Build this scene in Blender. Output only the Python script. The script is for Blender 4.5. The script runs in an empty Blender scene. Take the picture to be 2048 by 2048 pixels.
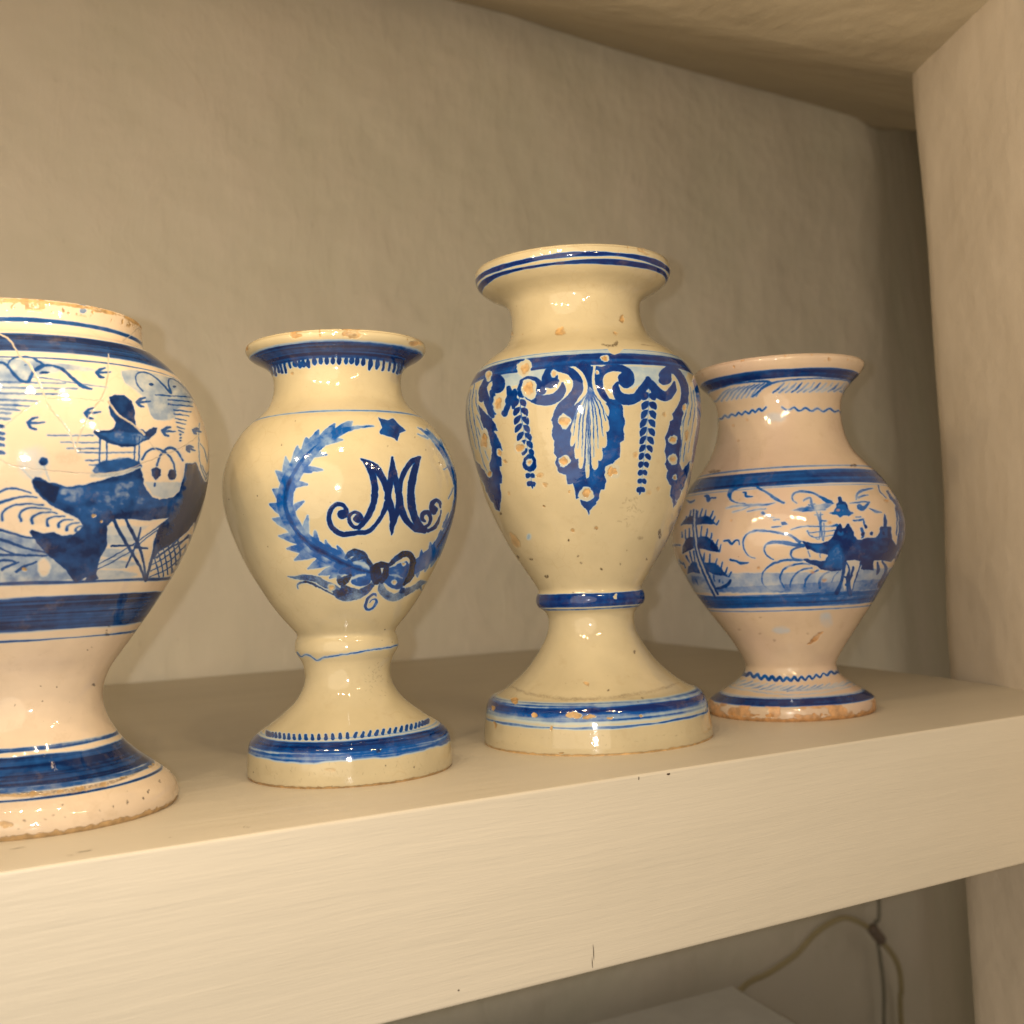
import bpy, math, random
import numpy as np

random.seed(4)
rng = np.random.default_rng(7)
SC = bpy.context.scene
COL = SC.collection
rad = math.radians

# ---------------------------------------------------------------- camera
FOC = 2250.0            # focal length in pixels of the 2048 px photograph
ROLL = rad(2.4)
CAMH = .125             # metres above the shelf top
YAW = rad(29.0)         # turned towards +X (the shelf runs along X)
PITCH = rad(2.8218286)
f0 = np.array([math.sin(YAW), math.cos(YAW), 0.]); r0 = np.array([math.cos(YAW), -math.sin(YAW), 0.]); u0 = np.array([0., 0., 1.])
fw = f0 * math.cos(PITCH) + u0 * math.sin(PITCH); up = -f0 * math.sin(PITCH) + u0 * math.cos(PITCH)
CR = r0 * math.cos(ROLL) - up * math.sin(ROLL); CU = up * math.cos(ROLL) + r0 * math.sin(ROLL)
CP = np.array([0., 0., CAMH])
def proj(p):
    d = np.asarray(p) - CP; z = d @ fw
    return np.stack([1024 + FOC * (d @ CR) / z, 1024 - FOC * (d @ CU) / z], -1)
from mathutils import Matrix, Vector
cam = bpy.data.cameras.new('camera'); co = bpy.data.objects.new('camera', cam); COL.objects.link(co)
cam.sensor_width = 36; cam.lens = FOC / 2048 * 36; cam.clip_start = .01; cam.clip_end = 50
m = Matrix.Identity(4)
for i in range(3):
    m[i][0] = CR[i]; m[i][1] = CU[i]; m[i][2] = -fw[i]; m[i][3] = CP[i]
co.matrix_world = m
cam.dof.use_dof = True; cam.dof.focus_distance = .70; cam.dof.aperture_fstop = 9.0
SC.camera = co

# ---------------------------------------------------------------- world and lamps
world = bpy.data.worlds.new('World'); SC.world = world; world.use_nodes = True
bg = world.node_tree.nodes['Background']
bg.inputs[0].default_value = (1.0, .82, .60, 1); bg.inputs[1].default_value = .27
def lamp(name, loc, power, radius, col):
    l = bpy.data.lights.new(name, 'POINT'); l.energy = power; l.shadow_soft_size = radius; l.color = col
    o = bpy.data.objects.new(name, l); COL.objects.link(o); o.location = loc; return o
WARM = (1.0, .74, .42)
lamp('camera_flash', (-.025, -.002, .129), 8.0, .0035, (1.0, .95, .88))
for k, (p, e, r) in enumerate((((.153, .404, .421), .50, .0075), ((.055, .425, .415), .40, .006), ((-.012, .475, .395), .28, .005),
                               ((-.05, .53, .375), .16, .004), ((.29, .215, .375), .34, .0055), ((.335, .205, .352), .24, .005), ((.38, .195, .325), .20, .004))):
    lamp('spotlight_bulb', p, e * 3.9, r, WARM)
def area(name, loc, tgt, power, sx, col):
    l = bpy.data.lights.new(name, 'AREA'); l.energy = power; l.size = sx; l.color = col; l.shape = 'DISK'
    o = bpy.data.objects.new(name, l); COL.objects.link(o); o.location = loc
    o.rotation_euler = (Vector(tgt) - Vector(loc)).to_track_quat('-Z', 'Y').to_euler(); return o
area('added_room_fill', (-2.9, -2.1, .35), (.8, 1.2, .3), 122, 5.0, (1.0, .82, .58))  # added fill disc, stands in for ambient room light and lifts the back wall
SC.view_settings.view_transform = 'Standard'; SC.view_settings.look = 'None'
SC.view_settings.exposure = -.10; SC.view_settings.gamma = 1
SC.render.engine = 'CYCLES'; SC.cycles.max_bounces = 8; SC.cycles.diffuse_bounces = 4
SC.render.resolution_x = 1024; SC.render.resolution_y = 1024

# ---------------------------------------------------------------- helpers
def tag(o, label=None, cat=None, group=None, kind=None):
    if label: o['label'] = label
    if cat: o['category'] = cat
    if group: o['group'] = group
    if kind: o['kind'] = kind
    return o
def empty(name, loc):
    o = bpy.data.objects.new(name, None); COL.objects.link(o); o.location = loc; o.empty_display_size = .05; return o
def mesh_obj(name, verts, faces, mat, parent=None, smooth=False, loc=(0, 0, 0)):
    me = bpy.data.meshes.new(name); me.from_pydata([tuple(v) for v in verts], [], faces); me.update()
    if smooth: me.polygons.foreach_set('use_smooth', [True] * len(me.polygons))
    me.materials.append(mat)
    o = bpy.data.objects.new(name, me); COL.objects.link(o); o.location = loc
    if parent: o.parent = parent
    return o
class NT:
    def __init__(s, name):
        s.m = bpy.data.materials.new(name); s.m.use_nodes = True; s.t = s.m.node_tree
        s.b = s.t.nodes['Principled BSDF']
    def n(s, typ, **kw):
        x = s.t.nodes.new(typ)
        for k, v in kw.items():
            if k.startswith('i_'):
                key = k[2:]; key = int(key) if key.isdigit() else key.replace('_', ' ')
                x.inputs[key].default_value = v
            else: setattr(x, k, v)
        return x
    def l(s, a, b): s.t.links.new(a, b)
    def math(s, op, a, b=None, c=None):
        x = s.n('ShaderNodeMath', operation=op)
        for i, v in enumerate((a, b, c)):
            if v is None: continue
            if isinstance(v, (int, float)): x.inputs[i].default_value = v
            else: s.l(v, x.inputs[i])
        return x.outputs[0]
    def noise(s, vec, scale, detail=3, rough=.55):
        x = s.n('ShaderNodeTexNoise'); x.inputs['Scale'].default_value = scale; x.inputs['Detail'].default_value = detail; x.inputs['Roughness'].default_value = rough
        if vec is not None: s.l(vec, x.inputs['Vector'])
        return x.outputs[0]
    def ramp(s, fac, stops, interp='LINEAR'):
        x = s.n('ShaderNodeValToRGB'); cr = x.color_ramp; cr.interpolation = interp
        while len(cr.elements) < len(stops): cr.elements.new(.5)
        for e, (p, c) in zip(cr.elements, stops):
            e.position = p; e.color = tuple(c) + (1,) if len(c) == 3 else c
        s.l(fac, x.inputs[0]); return x.outputs[0]
    def mix(s, fac, a, b, mode='MIX'):
        x = s.n('ShaderNodeMix', data_type='RGBA', blend_type=mode)
        for i, v in ((0, fac), (6, a), (7, b)):
            if isinstance(v, (int, float)): x.inputs[i].default_value = v
            elif isinstance(v, tuple): x.inputs[i].default_value = v + (1,)
            else: s.l(v, x.inputs[i])
        return x.outputs[2]
    def bump(s, h, strength, dist, prev=None):
        x = s.n('ShaderNodeBump'); x.inputs['Strength'].default_value = strength; x.inputs['Distance'].default_value = dist
        s.l(h, x.inputs['Height'])
        if prev is not None: s.l(prev, x.inputs['Normal'])
        return x.outputs[0]
    def mapping(s, vec, scale=(1, 1, 1), loc=(0, 0, 0)):
        x = s.n('ShaderNodeMapping'); x.inputs['Scale'].default_value = scale; x.inputs['Location'].default_value = loc
        s.l(vec, x.inputs['Vector']); return x.outputs[0]

def plaster(name, c1, c2, vscale=(1, 1, 1), bumpd=.004, lump=6.):
    k = NT(name); geo = k.n('ShaderNodeNewGeometry').outputs['Position']
    v = k.mapping(geo, vscale)
    n1 = k.noise(v, 3.0, 4); n2 = k.noise(v, 14, 5, .6)
    f = k.math('ADD', k.math('MULTIPLY', n1, .7), k.math('MULTIPLY', n2, .3))
    col = k.ramp(f, [(.35, c1), (.65, c2)])
    sp = k.ramp(k.noise(geo, 60, 2), [(.70, (0, 0, 0)), (.78, (1, 1, 1))])
    col = k.mix(k.math('MULTIPLY', sp, .12), col, (.25, .20, .15))
    k.l(col, k.b.inputs['Base Color']); k.b.inputs['Roughness'].default_value = .62
    k.b.inputs['Specular IOR Level'].default_value = .25
    a = k.bump(k.noise(v, lump, 3), .7, bumpd * 3)
    st = k.mapping(geo, (40, 40, 9))
    a = k.bump(k.noise(st, 1.6, 4, .6), .55, bumpd * .22, a)
    a = k.bump(k.noise(geo, 120, 3, .6), .5, bumpd * .09, a)
    tr = k.n('ShaderNodeTexNoise'); tr.inputs['Scale'].default_value = 9; tr.inputs['Detail'].default_value = 4; tr.inputs['Distortion'].default_value = 2.2; k.l(k.mapping(geo, (1, 1, .55)), tr.inputs['Vector'])
    a = k.bump(k.ramp(tr.outputs[0], [(.47, (0, 0, 0)), (.53, (1, 1, 1))]), .32, bumpd * .10, a)
    k.l(a, k.b.inputs['Normal']); return k.m
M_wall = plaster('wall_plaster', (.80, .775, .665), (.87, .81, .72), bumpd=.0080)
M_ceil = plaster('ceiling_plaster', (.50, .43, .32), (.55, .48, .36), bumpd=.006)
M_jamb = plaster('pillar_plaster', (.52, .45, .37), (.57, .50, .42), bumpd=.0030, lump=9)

def painted_wood(name, c1, c2):
    k = NT(name); geo = k.n('ShaderNodeNewGeometry').outputs['Position']
    g = k.n('ShaderNodeTexNoise'); g.inputs['Scale'].default_value = 5; g.inputs['Detail'].default_value = 2; k.l(geo, g.inputs['Vector']); dist = k.mix(.007, geo, g.outputs[1], 'ADD'); g = k.mapping(dist, (8, 125, 155)); g2 = k.mapping(dist, (22, 190, 230))
    n1 = k.noise(g, 1.0, 5, .65); n2 = k.noise(g2, 1.0, 3, .6)
    col = k.ramp(k.noise(k.mapping(geo, (3, 14, 20)), 1, 4), [(.3, c1), (.7, c2)])
    # faint grey scuffs rubbed into the paint
    sc = k.ramp(k.noise(k.mapping(geo, (30, 160, 60)), 1, 4, .7), [(.68, (0, 0, 0)), (.80, (1, 1, 1))])
    col = k.mix(k.math('MULTIPLY', sc, .10), col, (.30, .24, .17))
    k.l(col, k.b.inputs['Base Color']); k.b.inputs['Roughness'].default_value = .42
    k.b.inputs['Specular IOR Level'].default_value = .4
    hh = k.math('POWER', n1, 1.6)
    a = k.bump(hh, .7, .0008); a = k.bump(n2, .5, .0004, a)
    a = k.bump(k.noise(geo, 9, 3), .4, .003, a)
    k.l(a, k.b.inputs['Normal']); return k.m
M_shelf = painted_wood('cream_shelf_paint', (.57, .52, .435), (.62, .565, .475))
M_dark = NT('bare_dark_wood'); M_dark.b.inputs['Base Color'].default_value = (.05, .028, .015, 1); M_dark.b.inputs['Roughness'].default_value = .9; M_dark = M_dark.m

# ---------------------------------------------------------------- niche: walls, ceiling, pillar
def grid_wall(name, path, z0, z1f, mat, nz=40, relief=.0025, seg=.03, kind='structure'):
    """vertical wall along a plan polyline, gently uneven; z1f(x,y) gives its top"""
    pts = []
    for (a, b) in zip(path[:-1], path[1:]):
        L = math.dist(a, b); n = max(1, int(L / seg))
        for i in range(n): pts.append((a[0] + (b[0] - a[0]) * i / n, a[1] + (b[1] - a[1]) * i / n))
    pts.append(path[-1]); P = np.array(pts)
    T = np.gradient(P, axis=0); T /= np.linalg.norm(T, axis=1)[:, None] + 1e-9
    V = []
    for (x, y), t in zip(P, T):
        zt = z1f(x, y)
        for j in range(nz + 1):
            z = z0 + (zt - z0) * j / nz
            d = relief * (math.sin(7.1 * x + 3 * z + 1) + math.sin(11.3 * z - 5 * y + 2) + .6 * math.sin(23 * z + 17 * x + 9 * y))
            V.append((x - t[1] * d, y + t[0] * d, z))
    Fc = []
    for i in range(len(P) - 1):
        for j in range(nz):
            a = i * (nz + 1) + j; Fc.append((a, a + 1, a + nz + 2, a + nz + 1))
    return tag(mesh_obj(name, V, Fc, mat, smooth=True), kind=kind)
YB = 1.485
def ceil_back(x): return .990 - .062 * max(0, min(x, 1.62) - .85) + .42 * max(0, x - 1.65)
# the back wall runs on behind the shelf and then bends away into the dark recess
bend = []
xb, yb, ang = 1.585, YB, 0.
for i in range(9):
    bend.append((xb, yb)); ang += rad(3.9); xb += .014 * math.cos(ang); yb += .014 * math.sin(ang)
bend += [(xb + 1.25 * math.cos(ang), yb + 1.25 * math.sin(ang))]
wall_path = [(-2.2, YB)] + bend
grid_wall('back_wall', wall_path, -1.2, lambda x, y: 1.5, M_wall)
ex, ey = bend[-1]
grid_wall('recess_side_wall', [(ex, ey), (ex + .02, .9)], -1.2, lambda x, y: 1.5, M_wall)
# pillar at the right: edge J0, face running towards the viewer
J0 = (.9136, .7727); JD = (-.0548, -.1250)
jl = math.hypot(*JD); JD = (JD[0] / jl, JD[1] / jl)
J1 = (J0[0] + JD[0] * .42, J0[1] + JD[1] * .42)
rr = .020
pil = [(J0[0] + .9, J0[1] - .10), (J0[0] + .03, J0[1] + .010), (J0[0] + rr * 1.3, J0[1] + .006), (J0[0] + rr * .45, J0[1] + .0035), (J0[0] + .001, J0[1] - .0022), (J0[0] + JD[0] * rr, J0[1] + JD[1] * rr), J1, (J1[0] + .012, J1[1] - .012), (J1[0] + .9, J1[1] - .30)]
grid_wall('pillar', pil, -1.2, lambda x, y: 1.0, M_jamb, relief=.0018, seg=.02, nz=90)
# ceiling: slopes down from the back wall, then level towards the room
cx = [-2.2, -.4, .5, .754, 1.024, 1.298, 1.56, 1.8, 2.4, 3.0]
V = []; Fc = []
rows = []
ys = list(np.linspace(0, 1, 12))
def zc_at(x, t):
    # t 0 at the back wall, 1 at the pillar edge depth
    s = t * t * (3 - 2 * t) * .35 + t * .65
    return ceil_back(x) * (1 - s) + .606 * s
for t in ys:
    row = []
    for x in np.linspace(-2.2, 3.3, 120):
        yb_ = YB + .02 + (max(0, x - 1.6) * .70)
        y = yb_ * (1 - t) + .765 * t
        row.append((x, y, zc_at(x, t) + .0022 * math.sin(9 * x + 5 * y) + .002 * math.sin(17 * y - 7 * x)))
    rows.append(row)
for y in np.linspace(.70, .61, 4):
    rows.append([(x, y, .605 + .0015 * math.sin(9 * x + 11 * y)) for x in np.linspace(-2.2, 3.3, 120)])
V = [p for r in rows for p in r]
Fc = [(i * 120 + j, i * 120 + j + 1, (i + 1) * 120 + j + 1, (i + 1) * 120 + j) for i in range(len(rows) - 1) for j in range(119)]
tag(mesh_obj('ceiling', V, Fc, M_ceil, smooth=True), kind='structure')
# left side of the niche, out of the picture
grid_wall('left_side_wall', [(-1.1, .3), (-1.1, YB)], -1.2, lambda x, y: 1.5, M_wall)
tag(mesh_obj('floor', [(-3, -.9, -1.2), (3.2, -.9, -1.2), (3.2, 3, -1.2), (-3, 3, -1.2)], [(0, 1, 2, 3)], M_wall), kind='structure')

# ---------------------------------------------------------------- shelf board
import bmesh
SH = tag(empty('shelf_board', (.3, .5535, 0)), 'thick cream painted wooden shelf board carrying the four vases', 'shelf')
def shelf():
    bm = bmesh.new()
    pl = [(-1.09, .5535), (.835, .5535), (.9136 - .014, .7727), (.9437 - .008, .9463), (.9998, 1.186), (1.036, 1.4415), (1.05, YB - .006), (-1.09, YB - .006)]
    lo = [bm.verts.new((x - .3, y - .5535, -.1066)) for x, y in pl]; hi = [bm.verts.new((x - .3, y - .5535, 0)) for x, y in pl]
    bm.faces.new(hi); bm.faces.new(lo[::-1])
    for i in range(len(pl)):
        j = (i + 1) % len(pl); bm.faces.new((lo[i], lo[j], hi[j], hi[i]))
    bm.edges.ensure_lookup_table()
    ed = [e for e in bm.edges if all(abs(v.co.y) < 1e-5 for v in e.verts)]
    bmesh.ops.bevel(bm, geom=ed, offset=.0017, segments=3, affect='EDGES', profile=.5)
    me = bpy.data.meshes.new('board'); bm.to_mesh(me); bm.free(); me.materials.append(M_shelf)
    me.polygons.foreach_set('use_smooth', [False] * len(me.polygons))
    o = bpy.data.objects.new('board', me); COL.objects.link(o); o.parent = SH
shelf()
def chip(x, y, z, lx, lz, n, mat=M_dark, rot=0.):
    """shallow knock in the paint: a small ragged bare patch, n = 'top' or 'front'"""
    N = 14; V = [(0, 0, 0)]
    for i in range(N):
        a = i * 2 * math.pi / N; q = random.uniform(.6, 1.15)
        u, v = lx * q * math.cos(a), lz * q * math.sin(a)
        u, v = u * math.cos(rot) - v * math.sin(rot), u * math.sin(rot) + v * math.cos(rot)
        V.append((u, v, 0) if n == 'top' else (u, 0, v))
    Fc = [(0, 1 + i, 1 + (i + 1) % N) for i in range(N)]
    o = mesh_obj('paint_chip', V, Fc, mat, SH, loc=(x - .3, y - .5535 - (.0002 if n == 'front' else 0), z + (.0002 if n == 'top' else 0)))
    return o
for a in ((.4065, .5535, -.0024, .0015, .0008, 'front'), (.3846, .5535, -.0022, .0004, .0010, 'front'), (.3478, .5535, -.0955, .0003, .0045, 'front'), (.3466, .5535, -.1012, .0003, .0035, 'front'),
          (.0785, .5698, 0, .0042, .0005, 'top', .1), (.0715, .5655, 0, .0016, .0003, 'top', .1), (.1560, .5686, 0, .0012, .0003, 'top'), (.1545, .5705, 0, .0013, .0003, 'top'), (.052, .598, 0, .004, .0004, 'top', .2), (.262, .5535, -.0985, .0006, .0006, 'front'), (.118, .572, 0, .0009, .0002, 'top')):
    chip(a[0], a[1], a[2], a[3], a[4], a[5], rot=a[6] if len(a) > 6 else 0.)

# ---------------------------------------------------------------- things under the shelf
def tube(name, pts, r, mat, parent=None, n=10):
    P = [Vector(p) for p in pts]; Q = []
    for i in range(len(P) - 1):
        p0, p1, p2, p3 = P[max(i - 1, 0)], P[i], P[i + 1], P[min(i + 2, len(P) - 1)]
        for t in np.arange(6) / 6: Q.append(.5 * ((2 * p1) + (p2 - p0) * t + (2 * p0 - 5 * p1 + 4 * p2 - p3) * t * t + (3 * p1 - p0 - 3 * p2 + p3) * t ** 3))
    Q.append(P[-1]); V = []; Fc = []
    for i, q in enumerate(Q):
        t = (Q[min(i + 1, len(Q) - 1)] - Q[max(i - 1, 0)]).normalized(); a = t.cross(Vector((0, 1, 0.01))).normalized(); b = t.cross(a)
        for j in range(n): V.append(q + r * (a * math.cos(6.2832 * j / n) + b * math.sin(6.2832 * j / n)))
    for i in range(len(Q) - 1):
        for j in range(n): Fc.append((i * n + j, i * n + (j + 1) % n, (i + 1) * n + (j + 1) % n, (i + 1) * n + j))
    Fc.append(tuple(range(n))[::-1]); Fc.append(tuple(range((len(Q) - 1) * n, len(Q) * n)))
    return mesh_obj(name, V, Fc, mat, parent, smooth=True)
def plain(name, c, rough):
    k = NT(name); geo = k.n('ShaderNodeNewGeometry').outputs['Position']
    k.l(k.ramp(k.noise(geo, 25, 3), [(.3, tuple(x * .9 for x in c)), (.7, c)]), k.b.inputs['Base Color']); k.b.inputs['Roughness'].default_value = rough; return k.m
M_cable = plain('yellowed_cable_sheath', (.58, .50, .30), .5)
M_wire = plain('grey_wire_sheath', (.30, .29, .24), .6)
M_box = plain('pale_cabinet_paint', (.78, .80, .82), .5)
CB = tag(empty('power_cable', (1.18, 1.40, -.51)), 'yellowed cable looping up the wall in the gap below the shelf', 'cable')
L0 = Vector((1.18, 1.40, -.51))
def rel(ps): return [tuple(Vector(p) - L0) for p in ps]
tube('loop', rel([(1.06, 1.40, -.60), (1.10, 1.40, -.575), (1.18, 1.43, -.553), (1.25, 1.455, -.556), (1.314, 1.46, -.541), (1.36, 1.46, -.515), (1.405, 1.46, -.502), (1.441, 1.46, -.504), (1.485, 1.46, -.528), (1.500, 1.46, -.545), (1.534, 1.46, -.578), (1.555, 1.462, -.613), (1.561, 1.465, -.654), (1.561, 1.47, -.71), (1.561, 1.47, -1.1)]), .0046, M_cable, CB)
cl = tube('clip', rel([(1.484, 1.452, -.526), (1.498, 1.452, -.543), (1.508, 1.455, -.552)]), .0095, plain('dark_clip', (.26, .21, .18), .6), CB)
tag(tube('wall_wire', [(1.523, 1.465, -.16), (1.519, 1.465, -.488), (1.507, 1.465, -.526), (1.514, 1.465, -.588), (1.518, 1.465, -.645), (1.515, 1.467, -.75), (1.515, 1.467, -1.15)], .0030, M_wire), 'thin grey wire running straight down the wall below the shelf', 'wire')
CAB = tag(empty('low_cabinet', (.9, 1.0, -1.2)), 'pale grey flat topped cabinet standing low under the shelf', 'cabinet')
def prism(name, pl, z0, z1, mat, parent, off, bev=.003):
    bm = bmesh.new(); lo = [bm.verts.new((x - off[0], y - off[1], z0 - off[2])) for x, y in pl]; hi = [bm.verts.new((x - off[0], y - off[1], z1 - off[2])) for x, y in pl]
    bm.faces.new(hi); bm.faces.new(lo[::-1])
    for i in range(len(pl)): j = (i + 1) % len(pl); bm.faces.new((lo[i], lo[j], hi[j], hi[i]))
    bmesh.ops.recalc_face_normals(bm, faces=bm.faces); bmesh.ops.bevel(bm, geom=bm.edges[:], offset=bev, segments=2, affect='EDGES')
    me = bpy.data.meshes.new(name); bm.to_mesh(me); bm.free(); me.materials.append(mat)
    o = bpy.data.objects.new(name, me); COL.objects.link(o); o.parent = parent; return o
prism('cabinet_top', [(-.6, .75), (1.000, .75), (1.074, 1.33), (-.6, 1.36)], -.525, -.5, M_box, CAB, (.9, 1.0, -1.2))
prism('cabinet_body', [(-.58, .78), (.975, .78), (1.045, 1.31), (-.58, 1.34)], -1.2, -.526, M_box, CAB, (.9, 1.0, -1.2))

# ---------------------------------------------------------------- vase profiles: (height, radius) in mm, outer wall from the foot up
# (z, r) in millimetres, outer wall from the foot up
P1=[(0,76.3),(1.2,77.2),(5,77.9),(9.5,77.0),(14,74.2),(17.2,70.5),(18.6,68.6),(20,66.9),(23.7,62.2),(28.7,55.8),(34.5,49.9),(39.3,46.0),(46.7,41.6),(53,39.1),(60.4,37.8),(67.5,38.3),(74.4,40.6),(80.5,44.1),(87.3,49.2),(94.2,54.4),(100.3,58.9),(108.2,64.6),(118.7,71.9),(125.7,76.4),(133,80.8),(145.6,87.3),(159,92.8),(170,96.6),(182,99.5),(194,100.9),(205,100.7),(216,98.7),(228.4,94.2),(238.8,88.4),(249,80),(255.7,72.3),(258.9,67.4),(261.8,65.0),(266,64.4),(271,64.4),(274.3,64.1)]
P2=[(0,64.6),(1.5,65.3),(6,65.4),(12,65.0),(17,64.4),(21,63.4),(24.2,61),(27.3,57),(29.8,53),(33,48.3),(38,41.8),(43,35.9),(48,31.8),(54,28.6),(60,27.5),(66,27.9),(70.5,29.2),(74,31.3),(77,33),(80,33.3),(83.8,32.8),(86.3,31.7),(88.3,32.0),(91,34.0),(98,40.0),(108,47.5),(119,54.3),(129,60.0),(139,64.8),(149,68.8),(158,71.9),(167,74.2),(176,75.4),(184,75.5),(192,74.4),(201,71.7),(211,66.8),(220,60),(226,53.2),(230,48.7),(234,45.3),(239,42.7),(245,41.3),(251,41.2),(256,42.4),(260,45.4),(262.8,49.5),(265.2,54),(267.7,57),(270.5,58.3),(272.2,58.0)]
P3=[(0,82.5),(5,82.6),(12,81.5),(20,80.5),(26,79.3),(30,77.6),(32.5,75),(34,71.3),(35.5,67.6),(38,63.8),(42,58.5),(46,53.6),(50,49.4),(54.5,45.3),(60,41.2),(65,38.0),(73,33.6),(80,31.5),(87,31.4),(91,32.8),(93,34.8),(95,37.8),(98,39.5),(101.5,39.6),(104.3,38.8),(106,37.8),(109,38.4),(115,42.0),(124,47.8),(135,54.8),(148,61.7),(160,67.3),(175,73.3),(192,77.9),(205,81.0),(215,83.2),(225,85),(236,86),(247,85.1),(258,81.8),(267.5,76.2),(275,68.8),(281,60.6),(286,54.6),(291,51),(297,48.7),(303,47.7),(309,47.4),(315,48.4),(319,51.4),(322.3,56.5),(326,63.6),(330.5,69.2),(335,71.4),(340.3,71.6)]
P4=[(0,64.5),(1.5,65.8),(5,66.2),(9,65.6),(12,63.5),(16,57.6),(21.8,48.2),(27,41.2),(31,37.6),(36,35.9),(40,36.4),(48,40.4),(59,47.2),(69.5,54.5),(79.5,61.6),(90,68.7),(101,75.6),(117,84.4),(128,89.4),(135,91.3),(144,92),(154,90.9),(166,87.0),(176,81.3),(184,76),(191,70.5),(199,63.6),(208.5,56.6),(219,52),(230,49.6),(240,49),(248,49.8),(255.5,52.4),(262,57.3),(267.5,62.8),(271.5,66.0),(275.3,67.7),(277,67.6)]
CS=[[(0,0),(300,0)],[(0,0),(300,.0)],[(0,0),(60,-1.2),(100,-1),(240,-.5),(285,-.8),(312,-2.8),(345,-4)],[(0,-2.3),(30,-1.),(60,.5),(100,-.3),(150,1.5),(190,1.8),(210,.3),(250,.5),(275,1.8)]]
CENTERS=[(.069,.6915),(.2579,.6928),(.4472,.6924),(.6378,.6949)]
def catmull(P,n=8):
    P=np.array(P,float);Q=np.vstack([2*P[0]-P[1],P,2*P[-1]-P[-2]]);out=[]
    for i in range(1,len(Q)-2):
        p0,p1,p2,p3=Q[i-1:i+3]
        # centripetal-ish: limit tangents
        for t in np.arange(n)/n:
            out.append(.5*((2*p1)+(-p0+p2)*t+(2*p0-5*p1+4*p2-p3)*t*t+(-p0+3*p1-3*p2+p3)*t**3))
    out.append(P[-1]);return np.array(out)
def resample(P,n):
    d=np.r_[0,np.cumsum(np.hypot(*np.diff(P,axis=0).T))]
    s=np.linspace(0,d[-1],n);return np.stack([np.interp(s,d,P[:,k]) for k in range(2)],1),d[-1]

PROF = [P1, P2, P3, P4]
NT_, NS_ = 320, 640          # azimuth steps, profile steps
def fbm1(n, seed, octs=((3, 1.), (7, .5), (17, .25), (41, .12))):
    """periodic 1-D noise over a full turn"""
    g = np.random.default_rng(seed); t = np.arange(n) / n * 2 * np.pi; o = np.zeros(n)
    for f, a in octs: o += a * np.sin(f * t + g.uniform(0, 6.28)) * g.uniform(.5, 1) + a * .5 * np.sin((f + 1) * t + g.uniform(0, 6.28))
    return o / 1.5
def vnoise(h, w, gy, gx, seed, octaves=3, wrap=False):
    """value noise in 0..1 on an h x w grid, gy x gx cells"""
    g = np.random.default_rng(seed); out = np.zeros((h, w), np.float32); amp = 1.; tot = 0.
    for o in range(octaves):
        a, b = int(gy * 2 ** o) + 2, int(gx * 2 ** o) + 2
        R = g.random((a, b)).astype(np.float32)
        if wrap: R[:, -2] = R[:, 0]; R[:, -1] = R[:, 1]
        y = np.linspace(0, a - 2, h, endpoint=False); x = np.linspace(0, b - 2, w, endpoint=False)
        yi = y.astype(int); xi = x.astype(int); fy = (y - yi); fx = (x - xi); fy = (fy * fy * (3 - 2 * fy))[:, None].astype(np.float32); fx = (fx * fx * (3 - 2 * fx))[None].astype(np.float32)
        A = R[yi][:, xi]; B = R[yi][:, xi + 1]; Cc = R[yi + 1][:, xi]; D = R[yi + 1][:, xi + 1]
        out += amp * ((A * (1 - fx) + B * fx) * (1 - fy) + (Cc * (1 - fx) + D * fx) * fy); tot += amp; amp *= .5
    return out / tot
class Vase:
    def __init__(s, k):
        s.k = k; s.c = np.array(CENTERS[k]); s.D = np.linalg.norm(s.c)
        s.vd = np.array([s.c[1], -s.c[0]]) / s.D; s.fd = -s.c / s.D      # painted side: s.fd, its right hand: s.vd
        pr, s.L = resample(catmull(PROF[k]), NS_); s.prof = pr / 1000; s.L /= 1000
        s.cs = np.interp(pr[:, 0], *np.array(CS[k]).T) / 1000
        s.hand = 1 + .0022 * (np.sin(5 * np.linspace(0, 9, NS_) + k) * .4)[:, None] * 1
    def pos(s, si, th):
        """si: profile index (float array), th: azimuth, 0 = painted front; local coordinates"""
        z = np.interp(si, np.arange(NS_), s.prof[:, 0]); r = np.interp(si, np.arange(NS_), s.prof[:, 1]); c = np.interp(si, np.arange(NS_), s.cs)
        r = r * (1 + .0022 * np.sin(2 * th + s.k + z * 9) + .0011 * np.sin(3 * th - 30 * z + s.k))
        X = c * s.vd[0] + r * (np.cos(th) * s.fd[0] + np.sin(th) * s.vd[0]); Y = c * s.vd[1] + r * (np.cos(th) * s.fd[1] + np.sin(th) * s.vd[1])
        return np.stack([X, Y, z + 0 * X], -1)
    def grid(s, si, th):
        return s.pos(si[:, None], th[None, :])
    def sof(s, zmm):
        """profile index at a height"""
        return float(np.interp(zmm, s.prof[:, 0] * 1000, np.arange(NS_)))
VS = [Vase(k) for k in range(4)]
def hit(k, x, y):
    """profile index of the painted mark seen at (x, y) of the photograph, on the vase's surface"""
    v = VS[k]
    if not hasattr(v, 'hg'):
        si = np.arange(0, NS_, 1.); th = np.linspace(-1.5, 1.5, 241); P = v.grid(si, th); W = P + np.array([v.c[0], v.c[1], 0])
        dP = np.cross(np.gradient(P, axis=1), np.gradient(P, axis=0)); fac = (dP * (CP - W)).sum(-1) > 0
        v.hg = (proj(W), fac)
    q, f = v.hg; d = np.hypot(q[..., 0] - x, q[..., 1] - y); d = np.where(f, d, 1e9); return int(np.unravel_index(d.argmin(), d.shape)[0])

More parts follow.
